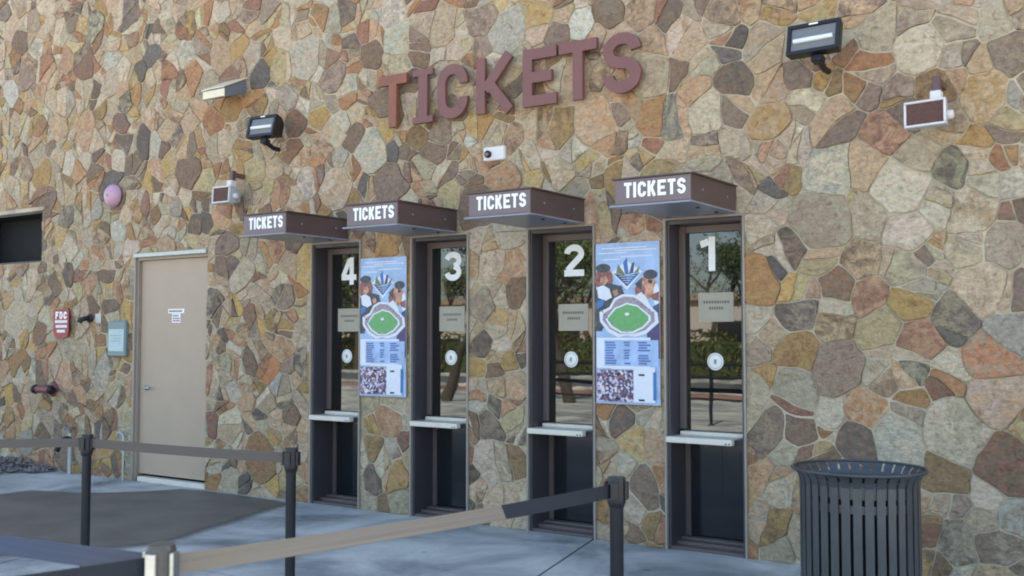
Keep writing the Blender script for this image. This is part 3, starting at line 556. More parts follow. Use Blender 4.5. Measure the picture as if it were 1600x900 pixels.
g = Geo(); g.lathe((-9.44, yd, 0.995), [(0, .012), (.028, .012), (.03, 0)], 18, axis='Y'); g.tube([(-9.44, yd - .005, .995), (-9.44, yd - .05, .995), (-9.42, yd - .058, .995), (-9.33, yd - .058, .993)], .0095, 10)
bpart(g, 'handle', M['steel'], door)
for z in (0.35, 1.25, 2.05):
    g = Geo(); g.tube([(DOOR[1] - .012, yd - .012, z - .06), (DOOR[1] - .012, yd - .012, z + .06)], .011, 10); bpart(g, 'hinge', M['brass'], door)
g = Geo(); g.box((-9.10, yd - .004, 1.79), (-8.84, yd - .0005, 1.835)); g.box((-9.035, yd - .004, 1.69), (-8.90, yd - .0005, 1.785)); bpart(g, 'door_sign', M['white'], door)
g = Geo(); r_ = random.Random(3); x = -9.085
while x < -8.87: l = r_.uniform(.012, .022); g.box((x, yd - .005, 1.802), (x + l, yd - .0042, 1.822)); x += l + .006
for z in (1.755, 1.727, 1.702):
    x = -9.022
    while x < -8.925: l = r_.uniform(.012, .022); g.box((x, yd - .005, z), (x + l, yd - .0042, z + .016)); x += l + .006
bpart(g, 'door_sign_print', M['red'], door)

# ---- dark slot window high at the left
g = Geo(); sx0, sx1, sz0, sz1 = SLOT
g.box((sx0 + .001, D + .002, sz0 + .001), (sx0 + .02, D + .37, sz1 - .001)); g.box((sx1 - .02, D + .002, sz0 + .001), (sx1 - .001, D + .37, sz1 - .001))
g.box((sx0 + .021, D + .002, sz1 - .02), (sx1 - .021, D + .37, sz1 - .001)); g.box((sx0 + .021, D + .002, sz0 + .001), (sx1 - .021, D + .37, sz0 + .02))
slot = bpart(g, 'slot_window', M['black']); slot['label'] = 'black recessed slot window high at the left edge'
g = Geo(); g.box((sx0 + .022, D + .33, sz0 + .021), (-11.80, D + .345, sz1 - .021)); bpart(g, 'louvre_panel', M['can_dark'], slot)
g = Geo(); g.box((-11.79, D + .26, sz0 + .021), (sx1 - .021, D + .275, sz1 - .021)); bpart(g, 'glass_pane', M['panel'], slot)
g = Geo(); g.box((sx0, D - .035, sz1 + .003), (sx1 + .06, D + .0, sz1 + .05), bev=.005); bpart(g, 'lintel', M['mortar'], slot)

# ================================================================ ground
def flat(name, pts, m, z):
    g = Geo(); g.poly([(x, y, z) for x, y in pts], 0); return tag(g.build(name, m), kind='structure')
flat('ground', [(-400, -400), (400, -400), (400, 400), (-400, 400)], M['dirt'], -0.012)
g = Geo()                                                    # concrete plaza in slabs with tooled joints
jx = [-29.13 + 3.66 * k for k in range(12)]; jy = [-9.5, -5.9, -2.2, 1.45, 4.55, 7.6]
# the joint in view runs slightly askew of the wall's normal
for i in range(len(jx) - 1):
    for j in range(len(jy) - 1):
        a, b, c_, d_ = jx[i] + .010, jx[i+1] - .010, jy[j] + .009, jy[j+1] - .009
        sk = lambda y: (7.0 - y) * 0.238 - 0.42
        P4 = [(a + sk(c_), c_), (b + sk(c_), c_), (b + sk(d_), d_), (a + sk(d_), d_)]
        g.mesh([(x, y, 0.0) for x, y in P4] + [(x, y, -.01) for x, y in P4], [(0, 1, 2, 3), (0, 4, 5, 1), (1, 5, 6, 2), (2, 6, 7, 3), (3, 7, 4, 0)])
tag(g.build('plaza_pavement', M['paving']), kind='structure')
flat('joint_bed', [(-34, -9.6), (14, -9.6), (14, 7.3), (-34, 7.3)], M['can_dark'], -0.0085)
# dark patch with a soft edge in front of the service door
pp = [(-9.9, 4.9), (-9.75, 5.9), (-9.2, 6.05), (-8.85, 6.4), (-8.62, 6.80), (-8.3, 6.86), (-7.9, 6.87), (-7.35, 6.84), (-7.0, 6.78), (-6.98, 6.5), (-6.82, 6.05), (-6.65, 5.5), (-6.5, 5.0), (-6.85, 4.4), (-7.1, 3.95), (-7.9, 3.6), (-9.2, 3.6), (-9.9, 4.2)]
cx = sum(p[0] for p in pp) / len(pp); cy = sum(p[1] for p in pp) / len(pp); g = Geo(); n = len(pp); vs = [(cx, cy, .004)]; cov = [1.0]
for s_, cv in ((0.80, 1.0), (0.98, 0.45), (1.13, 0.0)):
    for x, y in pp: vs.append((cx + (x-cx) * s_, min(cy + (y-cy) * s_, 6.89), .004)); cov.append(cv)
fs = [(0, 1 + k, 1 + (k+1) % n) for k in range(n)]
for lp in range(2):
    for k in range(n): fs.append((1 + lp*n + k, 1 + (lp+1)*n + k, 1 + (lp+1)*n + (k+1) % n, 1 + lp*n + (k+1) % n))
g.mesh(vs, fs); st = tag(g.build('dark_pavement_patch', M['ground_patch']), kind='structure')
at = st.data.attributes.new('cover', 'FLOAT', 'POINT'); at.data.foreach_set('value', cov)
# gravel heaped along the foot of the wall at the far left
g = Geo(); r_ = random.Random(9)
for k in range(900):
    x = r_.uniform(-14.5, -10.95); y = r_.uniform(6.35 if x < -11.2 else 6.6, 6.90); s_ = r_.uniform(.018, .045); z = max(0, (y - 6.35)) * .16 * r_.random() + .01
    if x > -11.3: z *= .5
    vs = []
    for (a, b, c_) in ((1,0,0), (-1,0,0), (0,1,0), (0,-1,0), (0,0,1), (0,0,-1)):
        q = s_ * r_.uniform(.6, 1.15); vs.append((x + a*q + r_.uniform(-.3, .3)*s_, min(6.905, y + b*q), max(0.001, z + c_*q * .8 + .01)))
    g.mesh(vs, [(0,2,4),(2,1,4),(1,3,4),(3,0,4),(2,0,5),(1,2,5),(3,1,5),(0,3,5)])
tag(g.build('gravel', M['gravel']), 'loose grey and pink gravel heaped at the wall foot', kind='stuff')
# ================================================================ awnings over the ticket windows
yF = D - 0.79
for i in range(4):
    num = i + 1; xr = -2.73 - 1.2405 * i; xl = xr - 0.562 + (.01 * i); zb, zt = 2.432, 2.606
    A = empty('ticket_awning', (xr - .28, D, zb))
    lab = ['brown box awning lettered TICKETS over window 1, nearest and highest in the photo', 'brown box awning lettered TICKETS over window 2', 'brown box awning lettered TICKETS over window 3', 'brown box awning lettered TICKETS over window 4, farthest and leftmost'][i]
    tag(A, lab, 'awning', 'awnings over the ticket windows')
    g = Geo(); t = .012
    g.box((xr - t, yF + .002, zb), (xr, D - .031, zt)); g.box((xl, yF + .002, zb), (xl + t, D - .031, zt))
    g.box((xl + t + .0005, yF + .002, zb), (xr - t - .0005, yF + t, zt)); bpart(g, 'side_panels', M['awning'], A)
    g = Geo(); g.box((xl - .018, yF - .016, zt + .0005), (xr + .018, D - .031, zt + .010)); bpart(g, 'top_flashing', M['awning'], A)
    g = Geo(); g.box((xl - .03, yF - .022, zb - .012), (xr + .004, yF + .03, zb - .0005)); g.box((xl - .01, yF + .031, zb - .010), (xr + .003, D - .031, zb - .0006))
    so = bpart(g, 'soffit', M['soffit'], A)
    for q in (.30, .62): g = Geo(); g.lathe((xr - .09, yF + q, zb - .018), [(0, 0), (.014, 0), (.014, .008)], 10); bpart(g, 'bolt', M['black'], so)
    for q in (.18, .60):
        g = Geo(); g.lathe((xr + .0005, yF + q, zb + .088), [(.009, 0), (.007, .003), (0, .004)], 10, axis='X'); bpart(g, 'screw', M['soffit'], A)
    g = Geo(); g.box((xl + .006, yF - .006, zb + .006), (xr - .004, yF + .0015, zt - .006)); sp = bpart(g, 'sign_panel', M['awning_face_lit'], A)
    g = Geo(); word(g, 'TICKETS', xl + .075, xr - .038, zb + .046, .103, .20, yF - .0085, .0024); bpart(g, 'sign_lettering', M['white'], sp)

# ================================================================ the big wall letters
S = tag(empty('wall_lettering', (-4.75, D, 3.62)), 'large plum metal letters spelling TICKETS across the upper stone wall', 'sign')
yL = D - 0.10; sp = [(-6.031, -5.713), (-5.641, -5.421), (-5.372, -5.052), (-4.96, -4.59), (-4.497, -4.18), (-4.156, -3.817), (-3.761, -3.44)]
for k, (ch, (a, b)) in enumerate(zip('TICKETS', sp)):
    g = Geo(); strokes(g, ch, a, 3.385, b - a, 0.465, 0.188 if ch != 'I' else .215, yL, 0.036, serif=True)
    o = bpart(g, 'letter', M['letter_rust'] if k == 0 else M['letter'], S); o['label'] = 'letter %s' % ch
    if k == 0: o['label'] = 'rust-brown first letter T'
    for z in (3.5, 3.75):
        xm = (a + b) / 2 if ch in 'TI' else a + .05; g = Geo()
        g.tube([(xm, D + .005, z), (xm, yL + .037, z)], .008, 8); bpart(g, 'standoff_pin', M['jamb'], o)

# ================================================================ two tall panels with the seating map
PM = {k: mat('print_' + k, c, 0.35, var=v, scale=s) for k, (c, v, s) in dict(
    sky=((158, 184, 218), .22, 7), white=((218, 222, 228), .05, 8), navy=((58, 76, 118), .15, 20), blue=((52, 112, 172), .2, 20), green=((100, 164, 100), .12, 40),
    leafg=((104, 122, 84), .1, 20), maroon=((136, 84, 80), .6, 34), dark=((60, 64, 74), .7, 30), skin=((184, 138, 112), .6, 40), purple=((72, 62, 110), .25, 16),
    mauve=((156, 142, 150), .3, 40), ink=((88, 114, 170), .1, 30), black=((24, 24, 28), .1, 5), edge=((170, 166, 160), .1, 5)).items()}
def crowd_mat():
    m = bpy.data.materials.new('print_crowd'); m.use_nodes = True; t = m.node_tree; b = t.nodes['Principled BSDF']
    v = t.nodes.new('ShaderNodeTexVoronoi'); v.inputs['Scale'].default_value = 55; tc = t.nodes.new('ShaderNodeTexCoord'); t.links.new(tc.outputs['Object'], v.inputs['Vector'])
    r = t.nodes.new('ShaderNodeValToRGB'); r.color_ramp.interpolation = 'CONSTANT'; sep = t.nodes.new('ShaderNodeSeparateColor'); t.links.new(v.outputs['Color'], sep.inputs[0]); t.links.new(sep.outputs[0], r.inputs[0])
    e = r.color_ramp.elements; e[0].color = lin((70, 60, 92)) + (1,); e[1].position = .3; e[1].color = lin((190, 186, 204)) + (1,)
    for p, c in ((.5, (140, 116, 140)), (.65, (214, 208, 214)), (.78, (150, 92, 92)), (.88, (84, 76, 100))):
        q = e.new(p); q.color = lin(c) + (1,)
    t.links.new(r.outputs[0], b.inputs['Base Color']); b.inputs['Roughness'].default_value = .4; return m
PM['crowd'] = crowd_mat(); PK = list(PM)
def poster(x0, x1, z0, z1, label):
    root = tag(empty('map_panel', ((x0 + x1) / 2, D, z0)), label, 'poster', 'seating map panels between the windows')
    y0 = D - .032
    g = Geo(); g.box((x0, y0, z0), (x1, y0 + .012, z1), 0); g.box((x0 + .05, y0 + .0125, z0 + .1), (x0 + .09, D + .005, z1 - .1)); g.box((x1 - .09, y0 + .0125, z0 + .1), (x1 - .05, D + .005, z1 - .1))
    bpart(g, 'backing_board', PM['edge'], root)
    g = Geo(); W, H = x1 - x0, z1 - z0; lay = [0]
    def sh(k, pts):
        lay[0] += 1; y = y0 - .0003 - .00012 * lay[0]; g.poly([(x0 + u * W, y, z1 - v * H) for u, v in pts], PK.index(k))
    def el(k, cu, cv, ru, rv, n=18, a0=0, a1=360):
        sh(k, [(cu + ru * math.cos(math.radians(a0 + (a1-a0) * q / n)), cv + rv * math.sin(math.radians(a0 + (a1-a0) * q / n))) for q in range(n)])
    def rc(k, u0, v0, u1, v1): sh(k, [(u0, v0), (u1, v0), (u1, v1), (u0, v1)])
    rc('sky', .004, .002, .996, .998)
    for v, u0, u1 in ((.03, .1, .8), (.045, .3, .95), (.06, .05, .5), (.085, .4, .9), (.1, .1, .4)): rc('white', u0, v, u1, v + .006)
    # left figure, right figure: plain colour masses
    el('maroon', .13, .225, .15, .075); el('dark', .12, .155, .12, .028); sh('dark', [(0.004, .29), (.2, .25), (.42, .27), (.46, .33), (.25, .4), (.1, .55), (.004, .55)])
    el('skin', .80, .285, .17, .07); el('maroon', .70, .30, .08, .04); el('dark', .86, .205, .11, .03); sh('dark', [(.62, .26), (.74, .22), (.72, .3)]); el('white', .95, .33, .045, .07)
    sh('white', [(.02, .275), (.12, .262), (.22, .285), (.26, .34), (.16, .36), (.04, .34)]); sh('skin', [(.08, .215), (.17, .205), (.20, .235), (.14, .262), (.07, .25)])
    sh('white', [(.62, .335), (.72, .31), (.80, .345), (.86, .40), (.74, .37)]); sh('dark', [(.83, .235), (.90, .24), (.88, .262), (.82, .255)]); sh('maroon', [(.86, .33), (.99, .31), (.99, .37), (.90, .36)])
    sh('skin', [(.27, .30), (.34, .29), (.37, .32), (.30, .335)]); sh('blue', [(.02, .36), (.14, .35), (.12, .39), (.02, .41)])
    sh('purple', [(.80, .56), (.996, .50), (.996, .72), (.9, .70), (.82, .63)]); sh('navy', [(.9, .4), (.996, .38), (.996, .5), (.86, .55)])
    # faceted emblem: leaves over a downward point
    sh('white', [(.26, .185), (.50, .115), (.74, .185), (.50, .295)])
    sh('navy', [(.29, .19), (.50, .205), (.71, .19), (.50, .275)]); sh('blue', [(.50, .205), (.71, .19), (.50, .275)])
    sh('leafg', [(.33, .19), (.36, .135), (.45, .185), (.47, .203)]); sh('blue', [(.47, .20), (.44, .125), (.50, .095), (.53, .20)]); sh('navy', [(.53, .20), (.58, .13), (.62, .125), (.60, .192)]); sh('leafg', [(.60, .195), (.70, .15), (.68, .19)])
    for q in range(4): rc('white', .38 + q * .03, .207 + q * .014, .62 - q * .03, .210 + q * .014)
    # ballpark plan
    sh('white', [(.30, .345), (.42, .322), (.60, .325), (.76, .36), (.97, .44), (.985, .50), (.80, .565), (.62, .585), (.50, .575), (.36, .588), (.20, .555), (.07, .49), (.06, .43), (.22, .40)])
    sh('mauve', [(.32, .36), (.44, .336), (.60, .34), (.72, .37), (.92, .445), (.93, .49), (.78, .545), (.62, .565), (.38, .568), (.22, .535), (.11, .48), (.12, .44), (.25, .41)])
    sh('white', [(.50, .375), (.66, .39), (.86, .455), (.87, .485), (.76, .53), (.60, .562), (.40, .562), (.24, .525), (.16, .475), (.30, .405)])
    sh('green', [(.50, .385), (.66, .40), (.83, .46), (.83, .483), (.74, .522), (.58, .552), (.42, .553), (.27, .518), (.19, .473), (.32, .413)])
    for q in range(5): rc('navy', .10 + q * .035, .425 + q * .018, .125 + q * .035, .432 + q * .018)
    for q in range(6): rc('navy', .60 + q * .06, .352 + q * .016, .62 + q * .06, .359 + q * .016)
    el('white', .50, .445, .035, .010); sh('mauve', [(.47, .54), (.53, .54), (.50, .562)])
    # price table
    rc('white', .02, .59, .86, .78); rc('sky', .14, .605, .98, .765)
    r_ = random.Random(12)
    for cu, wd in ((.16, .17), (.46, .09), (.68, .18)):
        for row in range(9):
            if (cu == .46 and row in (2, 7)) or (cu == .68 and row in (4,)): continue
            rc('ink', cu + (0 if row % 3 else -.01), .615 + row * .016, cu + wd * r_.uniform(.7, 1.1), .626 + row * .016)
    rc('crowd', .02, .79, .60, .985); rc('white', .60, .77, .93, .985); rc('white', .25, .765, .62, .785); rc('blue', .90, .80, .94, .97)
    for u, v in ((.31, .808), (.68, .812), (.31, .962), (.68, .965)): rc('black', u, v, u + .09, v + .012)
    bpart(g, 'printed_face', [PM[k] for k in PK], root)
poster(-3.868, -3.328, 1.037, 2.258, 'pale blue ballpark seating map panel between windows 1 and 2')
poster(-6.296, -5.758, 1.017, 2.248, 'pale blue ballpark seating map panel between windows 3 and 4')

# ================================================================ floodlights, speakers and small fixtures on the wall
def floodlight(loc, rot, label):
    root = tag(empty('floodlight', loc), label, 'floodlight', 'black floodlights on the wall'); root.rotation_euler = rot
    g = Geo(); a, b = .175, .105                      # local: the face looks along -Y
    vs = [(-a, 0, -b), (a, 0, -b), (a, 0, b), (-a, 0, b), (-a*.96, .06, -b*.96), (a*.96, .06, -b*.96), (a*.96, .06, b*.96), (-a*.96, .06, b*.96), (-a*.8, .13, -b*.62), (a*.8, .13, -b*.62), (a*.8, .13, b*.62), (-a*.8, .13, b*.62)]
    g.mesh(vs, [(0, 4, 5, 1), (1, 5, 6, 2), (2, 6, 7, 3), (3, 7, 4, 0), (4, 8, 9, 5), (5, 9, 10, 6), (6, 10, 11, 7), (7, 11, 8, 4), (8, 11, 10, 9), (0, 1, 2, 3)]); 
    for k in range(5): g.box((-a * .7 + k * a * .33, .13, -b * .55), (-a * .7 + k * a * .33 + .012, .15, b * .55))
    g.build('housing', M['black_gloss'], root)
    g = Geo(); f = .024; y = -.022
    g.box((-a, y, -b), (a, -.001, -b + f)); g.box((-a, y, b - f), (a, -.001, b)); g.box((-a, y, -b + f + .0005), (-a + f, -.001, b - f - .0005)); g.box((a - f, y, -b + f + .0005), (a, -.001, b - f - .0005))
    fr = g.build('door_frame_bezel', M['black_gloss'], root); fr.name = 'bezel'
    g = Geo(); g.box((-a + f + .001, -.008, -b + f + .001), (a - f - .001, -.0015, b - f - .001)); r = g.build('reflector', M['flood_glass'], root)
    g = Geo(); g.tube([(-a + f + .02, -.014, -.01), (a - f - .02, -.014, -.01)], .016, 12); g.build('reflected_band', M['tube'], r)  # bright band reflected in the lamp glass, modelled as a white rod
    g = Geo(); g.box((-.03, -.024, b - .017), (.03, -.0225, b - .006)); g.build('maker_plate', M['white'], fr)
    g = Geo(); g.box((-.02, .02, -b - .05), (.055, .09, -b - .001), bev=.006); g.tube([(.02, .055, -b - .03), (.02, .17, -b - .045), (.02, .24, -b - .03)], .022, 10); g.build('knuckle_mount', M['black_gloss'], root)
    return root
floodlight((-2.068, 6.60, 3.50), (math.radians(-12), math.radians(0), math.radians(-3)), 'black floodlight right of the big letters, above the tan stones')
floodlight((-7.30, 6.62, 3.52), (math.radians(-14), math.radians(1), math.radians(2)), 'small black floodlight left of the big letters, below the wedge light')
def speaker(loc, rot, label, arm):
    root = tag(empty('wall_speaker', loc), label, 'speaker', 'white outdoor speakers on the wall'); root.rotation_euler = rot
    g = Geo(); a, b = .125, .082
    vs = [(-a, 0, -b), (a, 0, -b), (a, 0, b), (-a, 0, b), (-a*.92, .07, -b*.92), (a*.92, .07, -b*.92), (a*.92, .07, b*.92), (-a*.92, .07, b*.92), (-a*.6, .17, -b*.6), (a*.6, .17, -b*.6), (a*.6, .17, b*.6), (-a*.6, .17, b*.6)]
    g.mesh(vs, [(0, 4, 5, 1), (1, 5, 6, 2), (2, 6, 7, 3), (3, 7, 4, 0), (4, 8, 9, 5), (5, 9, 10, 6), (6, 10, 11, 7), (7, 11, 8, 4), (8, 11, 10, 9), (0, 1, 2, 3)]); g.build('cabinet', M['spk_side'], root)
    g = Geo(); f = .014; y = -.02
    g.box((-a, y, -b), (a, -.001, -b + f), bev=.003); g.box((-a, y, b - f), (a, -.001, b), bev=.003); g.box((-a, y, -b + f + .0005), (-a + f, -.001, b - f - .0005), bev=.003); g.box((a - f, y, -b + f + .0005), (a, -.001, b - f - .0005), bev=.003); g.build('rim', M['spk_white'], root)
    g = Geo(); g.box((-a + f + .001, -.008, -b + f + .001), (a - f - .001, -.0015, b - f - .001))
    for k in range(7): z = -b + f + .014 + k * .018; g.box((-a + f + .004, -.0105, z), (a - f - .004, -.0085, z + .006))
    g.build('grille', M['grille'], root)
    g = Geo(); g.box((.02 + arm, .03, b + .001), (.085 + arm, .09, b + .066), bev=.004); g.build('swivel_block', M['spk_white'], root)
    g = Geo(); g.box((.03 + arm, .05, b + .067), (.075 + arm, .10, b + .165), bev=.004); g.box((.03 + arm, .101, b + .11), (.075 + arm, .215, b + .15)); g.build('mounting_arm', M['bracket'], root)
    g = Geo(); g.lathe((a * .93, .06, -.01), [(0.028, 0), (.028, .03), (.02, .036), (0, .036)], 16, axis='X'); g.build('knob', M['spk_white'], root)
    return root
speaker((-1.398, 6.66, 2.93), (math.radians(-4), math.radians(-1), math.radians(-3)), 'white outdoor speaker with brown grille high at the right end', 0)
speaker((-7.93, 6.68, 2.93), (math.radians(-4), 0, math.radians(0)), 'small white outdoor speaker with brown grille above the service door side', .0)
# wedge-shaped wall light
root = tag(empty('wall_light', (-8.0, D, 3.95)), 'wedge wall light with a bright cream front, left of the small floodlight', 'light')
xa, xb = -8.175, -7.852; yf = D - .28
g = Geo(); vs = [(xa, D, 3.915), (xb, D, 3.955), (xb, D, 4.118), (xa, D, 4.118), (xa, yf, 3.925), (xb, yf, 3.850), (xb, yf, 3.975), (xa, yf, 3.955)]
g.mesh([(xa, D-.002, 3.97), (xb, D-.002, 3.97), (xb, D-.002, 4.118), (xa, D-.002, 4.118), (xa, yf, 3.885), (xb, yf, 3.885), (xb, yf, 3.975), (xa, yf, 3.975)], [(0,1,5,4), (1,2,6,5), (2,3,7,6), (3,0,4,7), (4,5,6,7), (0,3,2,1)])
bpart(g, 'housing', M['fix_grey'], root)
g = Geo(); g.box((xa + .004, yf - .012, 3.890), (xb - .004, yf - .001, 3.968), bev=.003); bpart(g, 'lens', M['cream'], root)
g = Geo(); n_ = Vector((0, -.143, .28)).normalized() * .004
g.mesh([(xa - .01, D - .004, 4.122), (xb + .01, D - .004, 4.122), (xb + .01, yf - .02, 3.975), (xa - .01, yf - .02, 3.975), (xa - .01, D - .004, 4.132), (xb + .01, D - .004, 4.132), (xb + .01, yf - .02, 3.985), (xa - .01, yf - .02, 3.985)], [(0,3,2,1), (4,5,6,7), (0,1,5,4), (1,2,6,5), (2,3,7,6), (3,0,4,7)])
bpart(g, 'lid', M['cream'], root)  # cream lid: light along the top edge put into the colour
# small camera box
root = tag(empty('security_camera', (-4.83, D, 3.06)), 'small white camera box with dark round lens under the letter K', 'camera')
g = Geo(); g.box((-4.93, D - .045, 2.998), (-4.715, D - .002, 3.115), bev=.008); bpart(g, 'wall_box', M['spk_white'], root)
g = Geo(); g.lathe((-4.872, D - .045, 3.052), [(.030, 0), (.030, .022), (.024, .026), (0, .026)], 20, axis='Y'); h = bpart(g, 'lens_barrel', M['black'], root)
g = Geo(); g.lathe((-4.874, D - .0712, 3.048), [(.017, 0), (.012, .008), (0, .010)], 14, axis='Y'); bpart(g, 'lens', M['flood_glass'], h)
# alarm bell
root = tag(empty('alarm_bell', (-9.955, D, 3.10)), 'round pale pink alarm bell high above the notice holder', 'bell')
g = Geo(); g.lathe((-9.955, D - .045, 3.10), [(.128, -.012), (.128, .0), (.118, .03), (.09, .058), (.05, .075), (.02, .08), (0, .081)], 32, axis='Y'); gg = bpart(g, 'gong', M['pink'], root)
g = Geo(); g.lathe((-9.955, D - .126, 3.10), [(.014, 0), (.014, .01), (0, .012)], 6, axis='Y', sm=False); bpart(g, 'centre_bolt', M['steel'], gg)
g = Geo(); g.box((-10.02, D - .042, 3.04), (-9.89, D + .005, 3.16)); bpart(g, 'back_box', M['jamb'], root)
# red sign with white lettering
root = tag(empty('fire_connection_sign', (-10.895, D, 1.69)), 'small red metal sign lettered FDC with three lines under it', 'sign')
g = Geo(); ol = [(-.15, .155), (-.13, .17), (.13, .17), (.15, .155), (.15, -.09), (.12, -.145), (.04, -.165), (-.04, -.165), (-.12, -.145), (-.15, -.09)]
vs = [(-10.895 + x, D - .045, 1.69 + z) for x, z in ol] + [(-10.895 + x, D - .037, 1.69 + z) for x, z in ol]; n = len(ol)
g.mesh(vs, [tuple(range(n))] + [(k, k + n, (k+1) % n + n, (k+1) % n) for k in range(n)] + [tuple(range(2*n - 1, n - 1, -1))]); g.box((-10.93, D - .0365, 1.6), (-10.86, D, 1.78)); pl = bpart(g, 'plate', M['sign_red'], root)
g = Geo(); x = -11.005
for ch in 'FDC': strokes(g, ch, x, 1.745, .062, .085, .24, D - .047, .0015); x += .080
for k, (wd, z) in enumerate(((.23, 1.70), (.20, 1.645), (.15, 1.59))):
    x = -10.895 - wd / 2
    while x < -10.895 + wd / 2: g.box((x, D - .047, z), (x + .014, D - .0455, z + .032)); x += .02
bpart(g, 'lettering', M['white'], pl)
# black nozzle
root = tag(empty('drain_nozzle', (-10.41, D, 1.75)), 'black pipe nozzle between the red sign and the notice holder', 'pipe')
g = Geo(); g.lathe((-10.38, D - .025, 1.75), [(0, .012), (.045, .012), (.045, -.02)], 20, axis='Y'); bpart(g, 'flange', M['black'], root)
g = Geo(); g.tube([(-10.38, D - .03, 1.75), (-10.38, D - .08, 1.745), (-10.40, D - .12, 1.73), (-10.41, D - .13, 1.70)], [.028, .028, .030, .032], 14); bpart(g, 'spout', M['black'], root)
g = Geo(); g.box((-10.27, D - .028, 1.69), (-10.17, D, 1.80), bev=.004); tag(g.build('junction_box', M['pale_metal']), 'grey square box plate right of the black nozzle', 'junction box')
# notice holder by the door
root = tag(empty('notice_holder', (-9.85, D, 1.52)), 'grey-green holder with a pale card beside the service door', 'notice holder')
g = Geo(); g.box((-10.005, D - .05, 1.325), (-9.69, D + .002, 1.715), bev=.012); h = bpart(g, 'case', M['teal'], root)
g = Geo(); g.box((-9.98, D - .053, 1.385), (-9.715, D - .0505, 1.625)); c_ = bpart(g, 'card', M['card'], h)
g = Geo()
for z, w_ in ((1.59, .06), (1.55, .16), (1.52, .12), (1.49, .17), (1.46, .1)): g.box((-9.78 - w_ if w_ > .1 else -9.80, D - .0542, z), (-9.76, D - .0533, z + .008))
bpart(g, 'print_lines', M['sticker_ink'], root)
# twin fire department inlet
root = tag(empty('fire_hose_inlet', (-11.07, D, .935)), 'twin dark fire hose inlet with red centre, below the red sign', 'hose inlet')
g = Geo(); g.lathe((-11.07, D - .02, .935), [(0, .012), (.085, .012), (.09, -.02)], 24, axis='Y'); g.tube([(-11.07, D - .03, .935), (-11.07, D - .12, .935)], .05, 16); g.tube([(-11.21, D - .13, .935), (-10.93, D - .13, .935)], .042, 16); bpart(g, 'inlet_body', M['red'], root)
for x in (-11.225, -10.915):
    g = Geo(); g.lathe((x - .03, D - .14, .935), [(0, 0), (.046, 0), (.050, .015), (.046, .045), (0, .046)], 20, axis='X')
    for a in (0, 90, 180, 270): g.box((x - .01, D - .14 + .050 * math.cos(math.radians(a)) - .008, .935 + .050 * math.sin(math.radians(a)) - .008), (x + .015, D - .14 + .050 * math.cos(math.radians(a)) + .008, .935 + .050 * math.sin(math.radians(a)) + .008))
    bpart(g, 'inlet_cap', M['black'], root)
# pipe with a curved top at the door's left, valve pipe behind the far post
root = tag(empty('bent_pipe', (-9.70, D, 0)), 'thin white pipe with a curved top beside the service door', 'pipe')
g = Geo(); g.tube([(-9.672, D - .06, 0.0), (-9.672, D - .06, .44), (-9.685, D - .06, .485), (-9.72, D - .06, .51), (-9.77, D - .06, .50), (-9.79, D - .06, .46)], .013, 10); bpart(g, 'pipe_run', M['pale_metal'], root)
for z in (.12, .38): g = Geo(); g.box((-9.70, D - .045, z), (-9.645, D, z + .025)); bpart(g, 'clamp', M['pale_metal'], root)
root = tag(empty('hose_valve', (-10.63, D, 0)), 'black valve on a short grey pipe at the wall foot behind the farthest post', 'valve')
g = Geo(); g.tube([(-10.60, D - .09, 0), (-10.60, D - .09, .46)], .024, 12); g.tube([(-10.60, D - .09, .12), (-10.60, D + .0, .12)], .02, 10); bpart(g, 'riser', M['pale_metal'], root)
g = Geo(); g.tube([(-10.60, D - .09, .40), (-10.60, D - .15, .40), (-10.64, D - .20, .34), (-10.67, D - .21, .27)], [.03, .032, .03, .036], 12); bpart(g, 'spout', M['black'], root)
g = Geo(); g.lathe((-10.62, D - .09, .50), [(0, 0), (.06, 0), (.066, .012), (.06, .026), (0, .026)], 16); g.tube([(-10.60, D - .09, .46), (-10.60, D - .09, .505)], .012, 8); bpart(g, 'hand_wheel', M['fix_grey'], root)
# two little hydrant-like marks left out: nothing else hangs here

# ================================================================ belt posts
def belt(g, a, b, za, zb, h, sag=.02, roll=0.0, fold=None, n=90, mf=0, mb=0, switch=None):
    """ribbon from a to b; roll leans its face towards the sky; fold = (t0, t1) turns it over between those points"""
    A = Vector((a[0], a[1], za)); B = Vector((b[0], b[1], zb)); t = (B - A).normalized(); side = Vector((-t.y, t.x, 0)).normalized(); rows = []
    ts = [i / n for i in range(n + 1)]
    if fold: ts = sorted(set(ts + [fold[0] + (fold[1] - fold[0]) * k / 24 for k in range(25)]))
    for u in ts:
        p = A.lerp(B, u); p.z -= sag * 4 * u * (1 - u)
        e = min(1, 3 * u, 3 * (1 - u)); ang = roll * e
        if fold: ang = roll * min(1, 3 * u) * (1 if u < fold[1] else min(1, 3 * (1-u))); ang += math.pi * max(0, min(1, (u - fold[0]) / (fold[1] - fold[0])))
        up = Vector((0, 0, 1)) * math.cos(ang) + side * math.sin(ang); nn = up.cross(t).normalized() * .0018
        rows.append((p + up * h / 2 + nn, p - up * h / 2 + nn, p - up * h / 2 - nn, p + up * h / 2 - nn))
    vs = [q for r in rows for q in r]; 
    m0, m1 = mf, mb
    for k in range(len(rows) - 1):
        b0 = 4 * k; b1 = b0 + 4
        if switch and ts[k] > switch: mf = mb = 1
        g.mesh([vs[b0+i] for i in range(4)] + [vs[b1+i] for i in range(4)], [(0, 1, 5, 4)], mf, True); g.mesh([vs[b0+i] for i in range(4)] + [vs[b1+i] for i in range(4)], [(2, 3, 7, 6)], mb, True)
        g.mesh([vs[b0+i] for i in range(4)] + [vs[b1+i] for i in range(4)], [(1, 2, 6, 5), (3, 0, 4, 7)], mb)
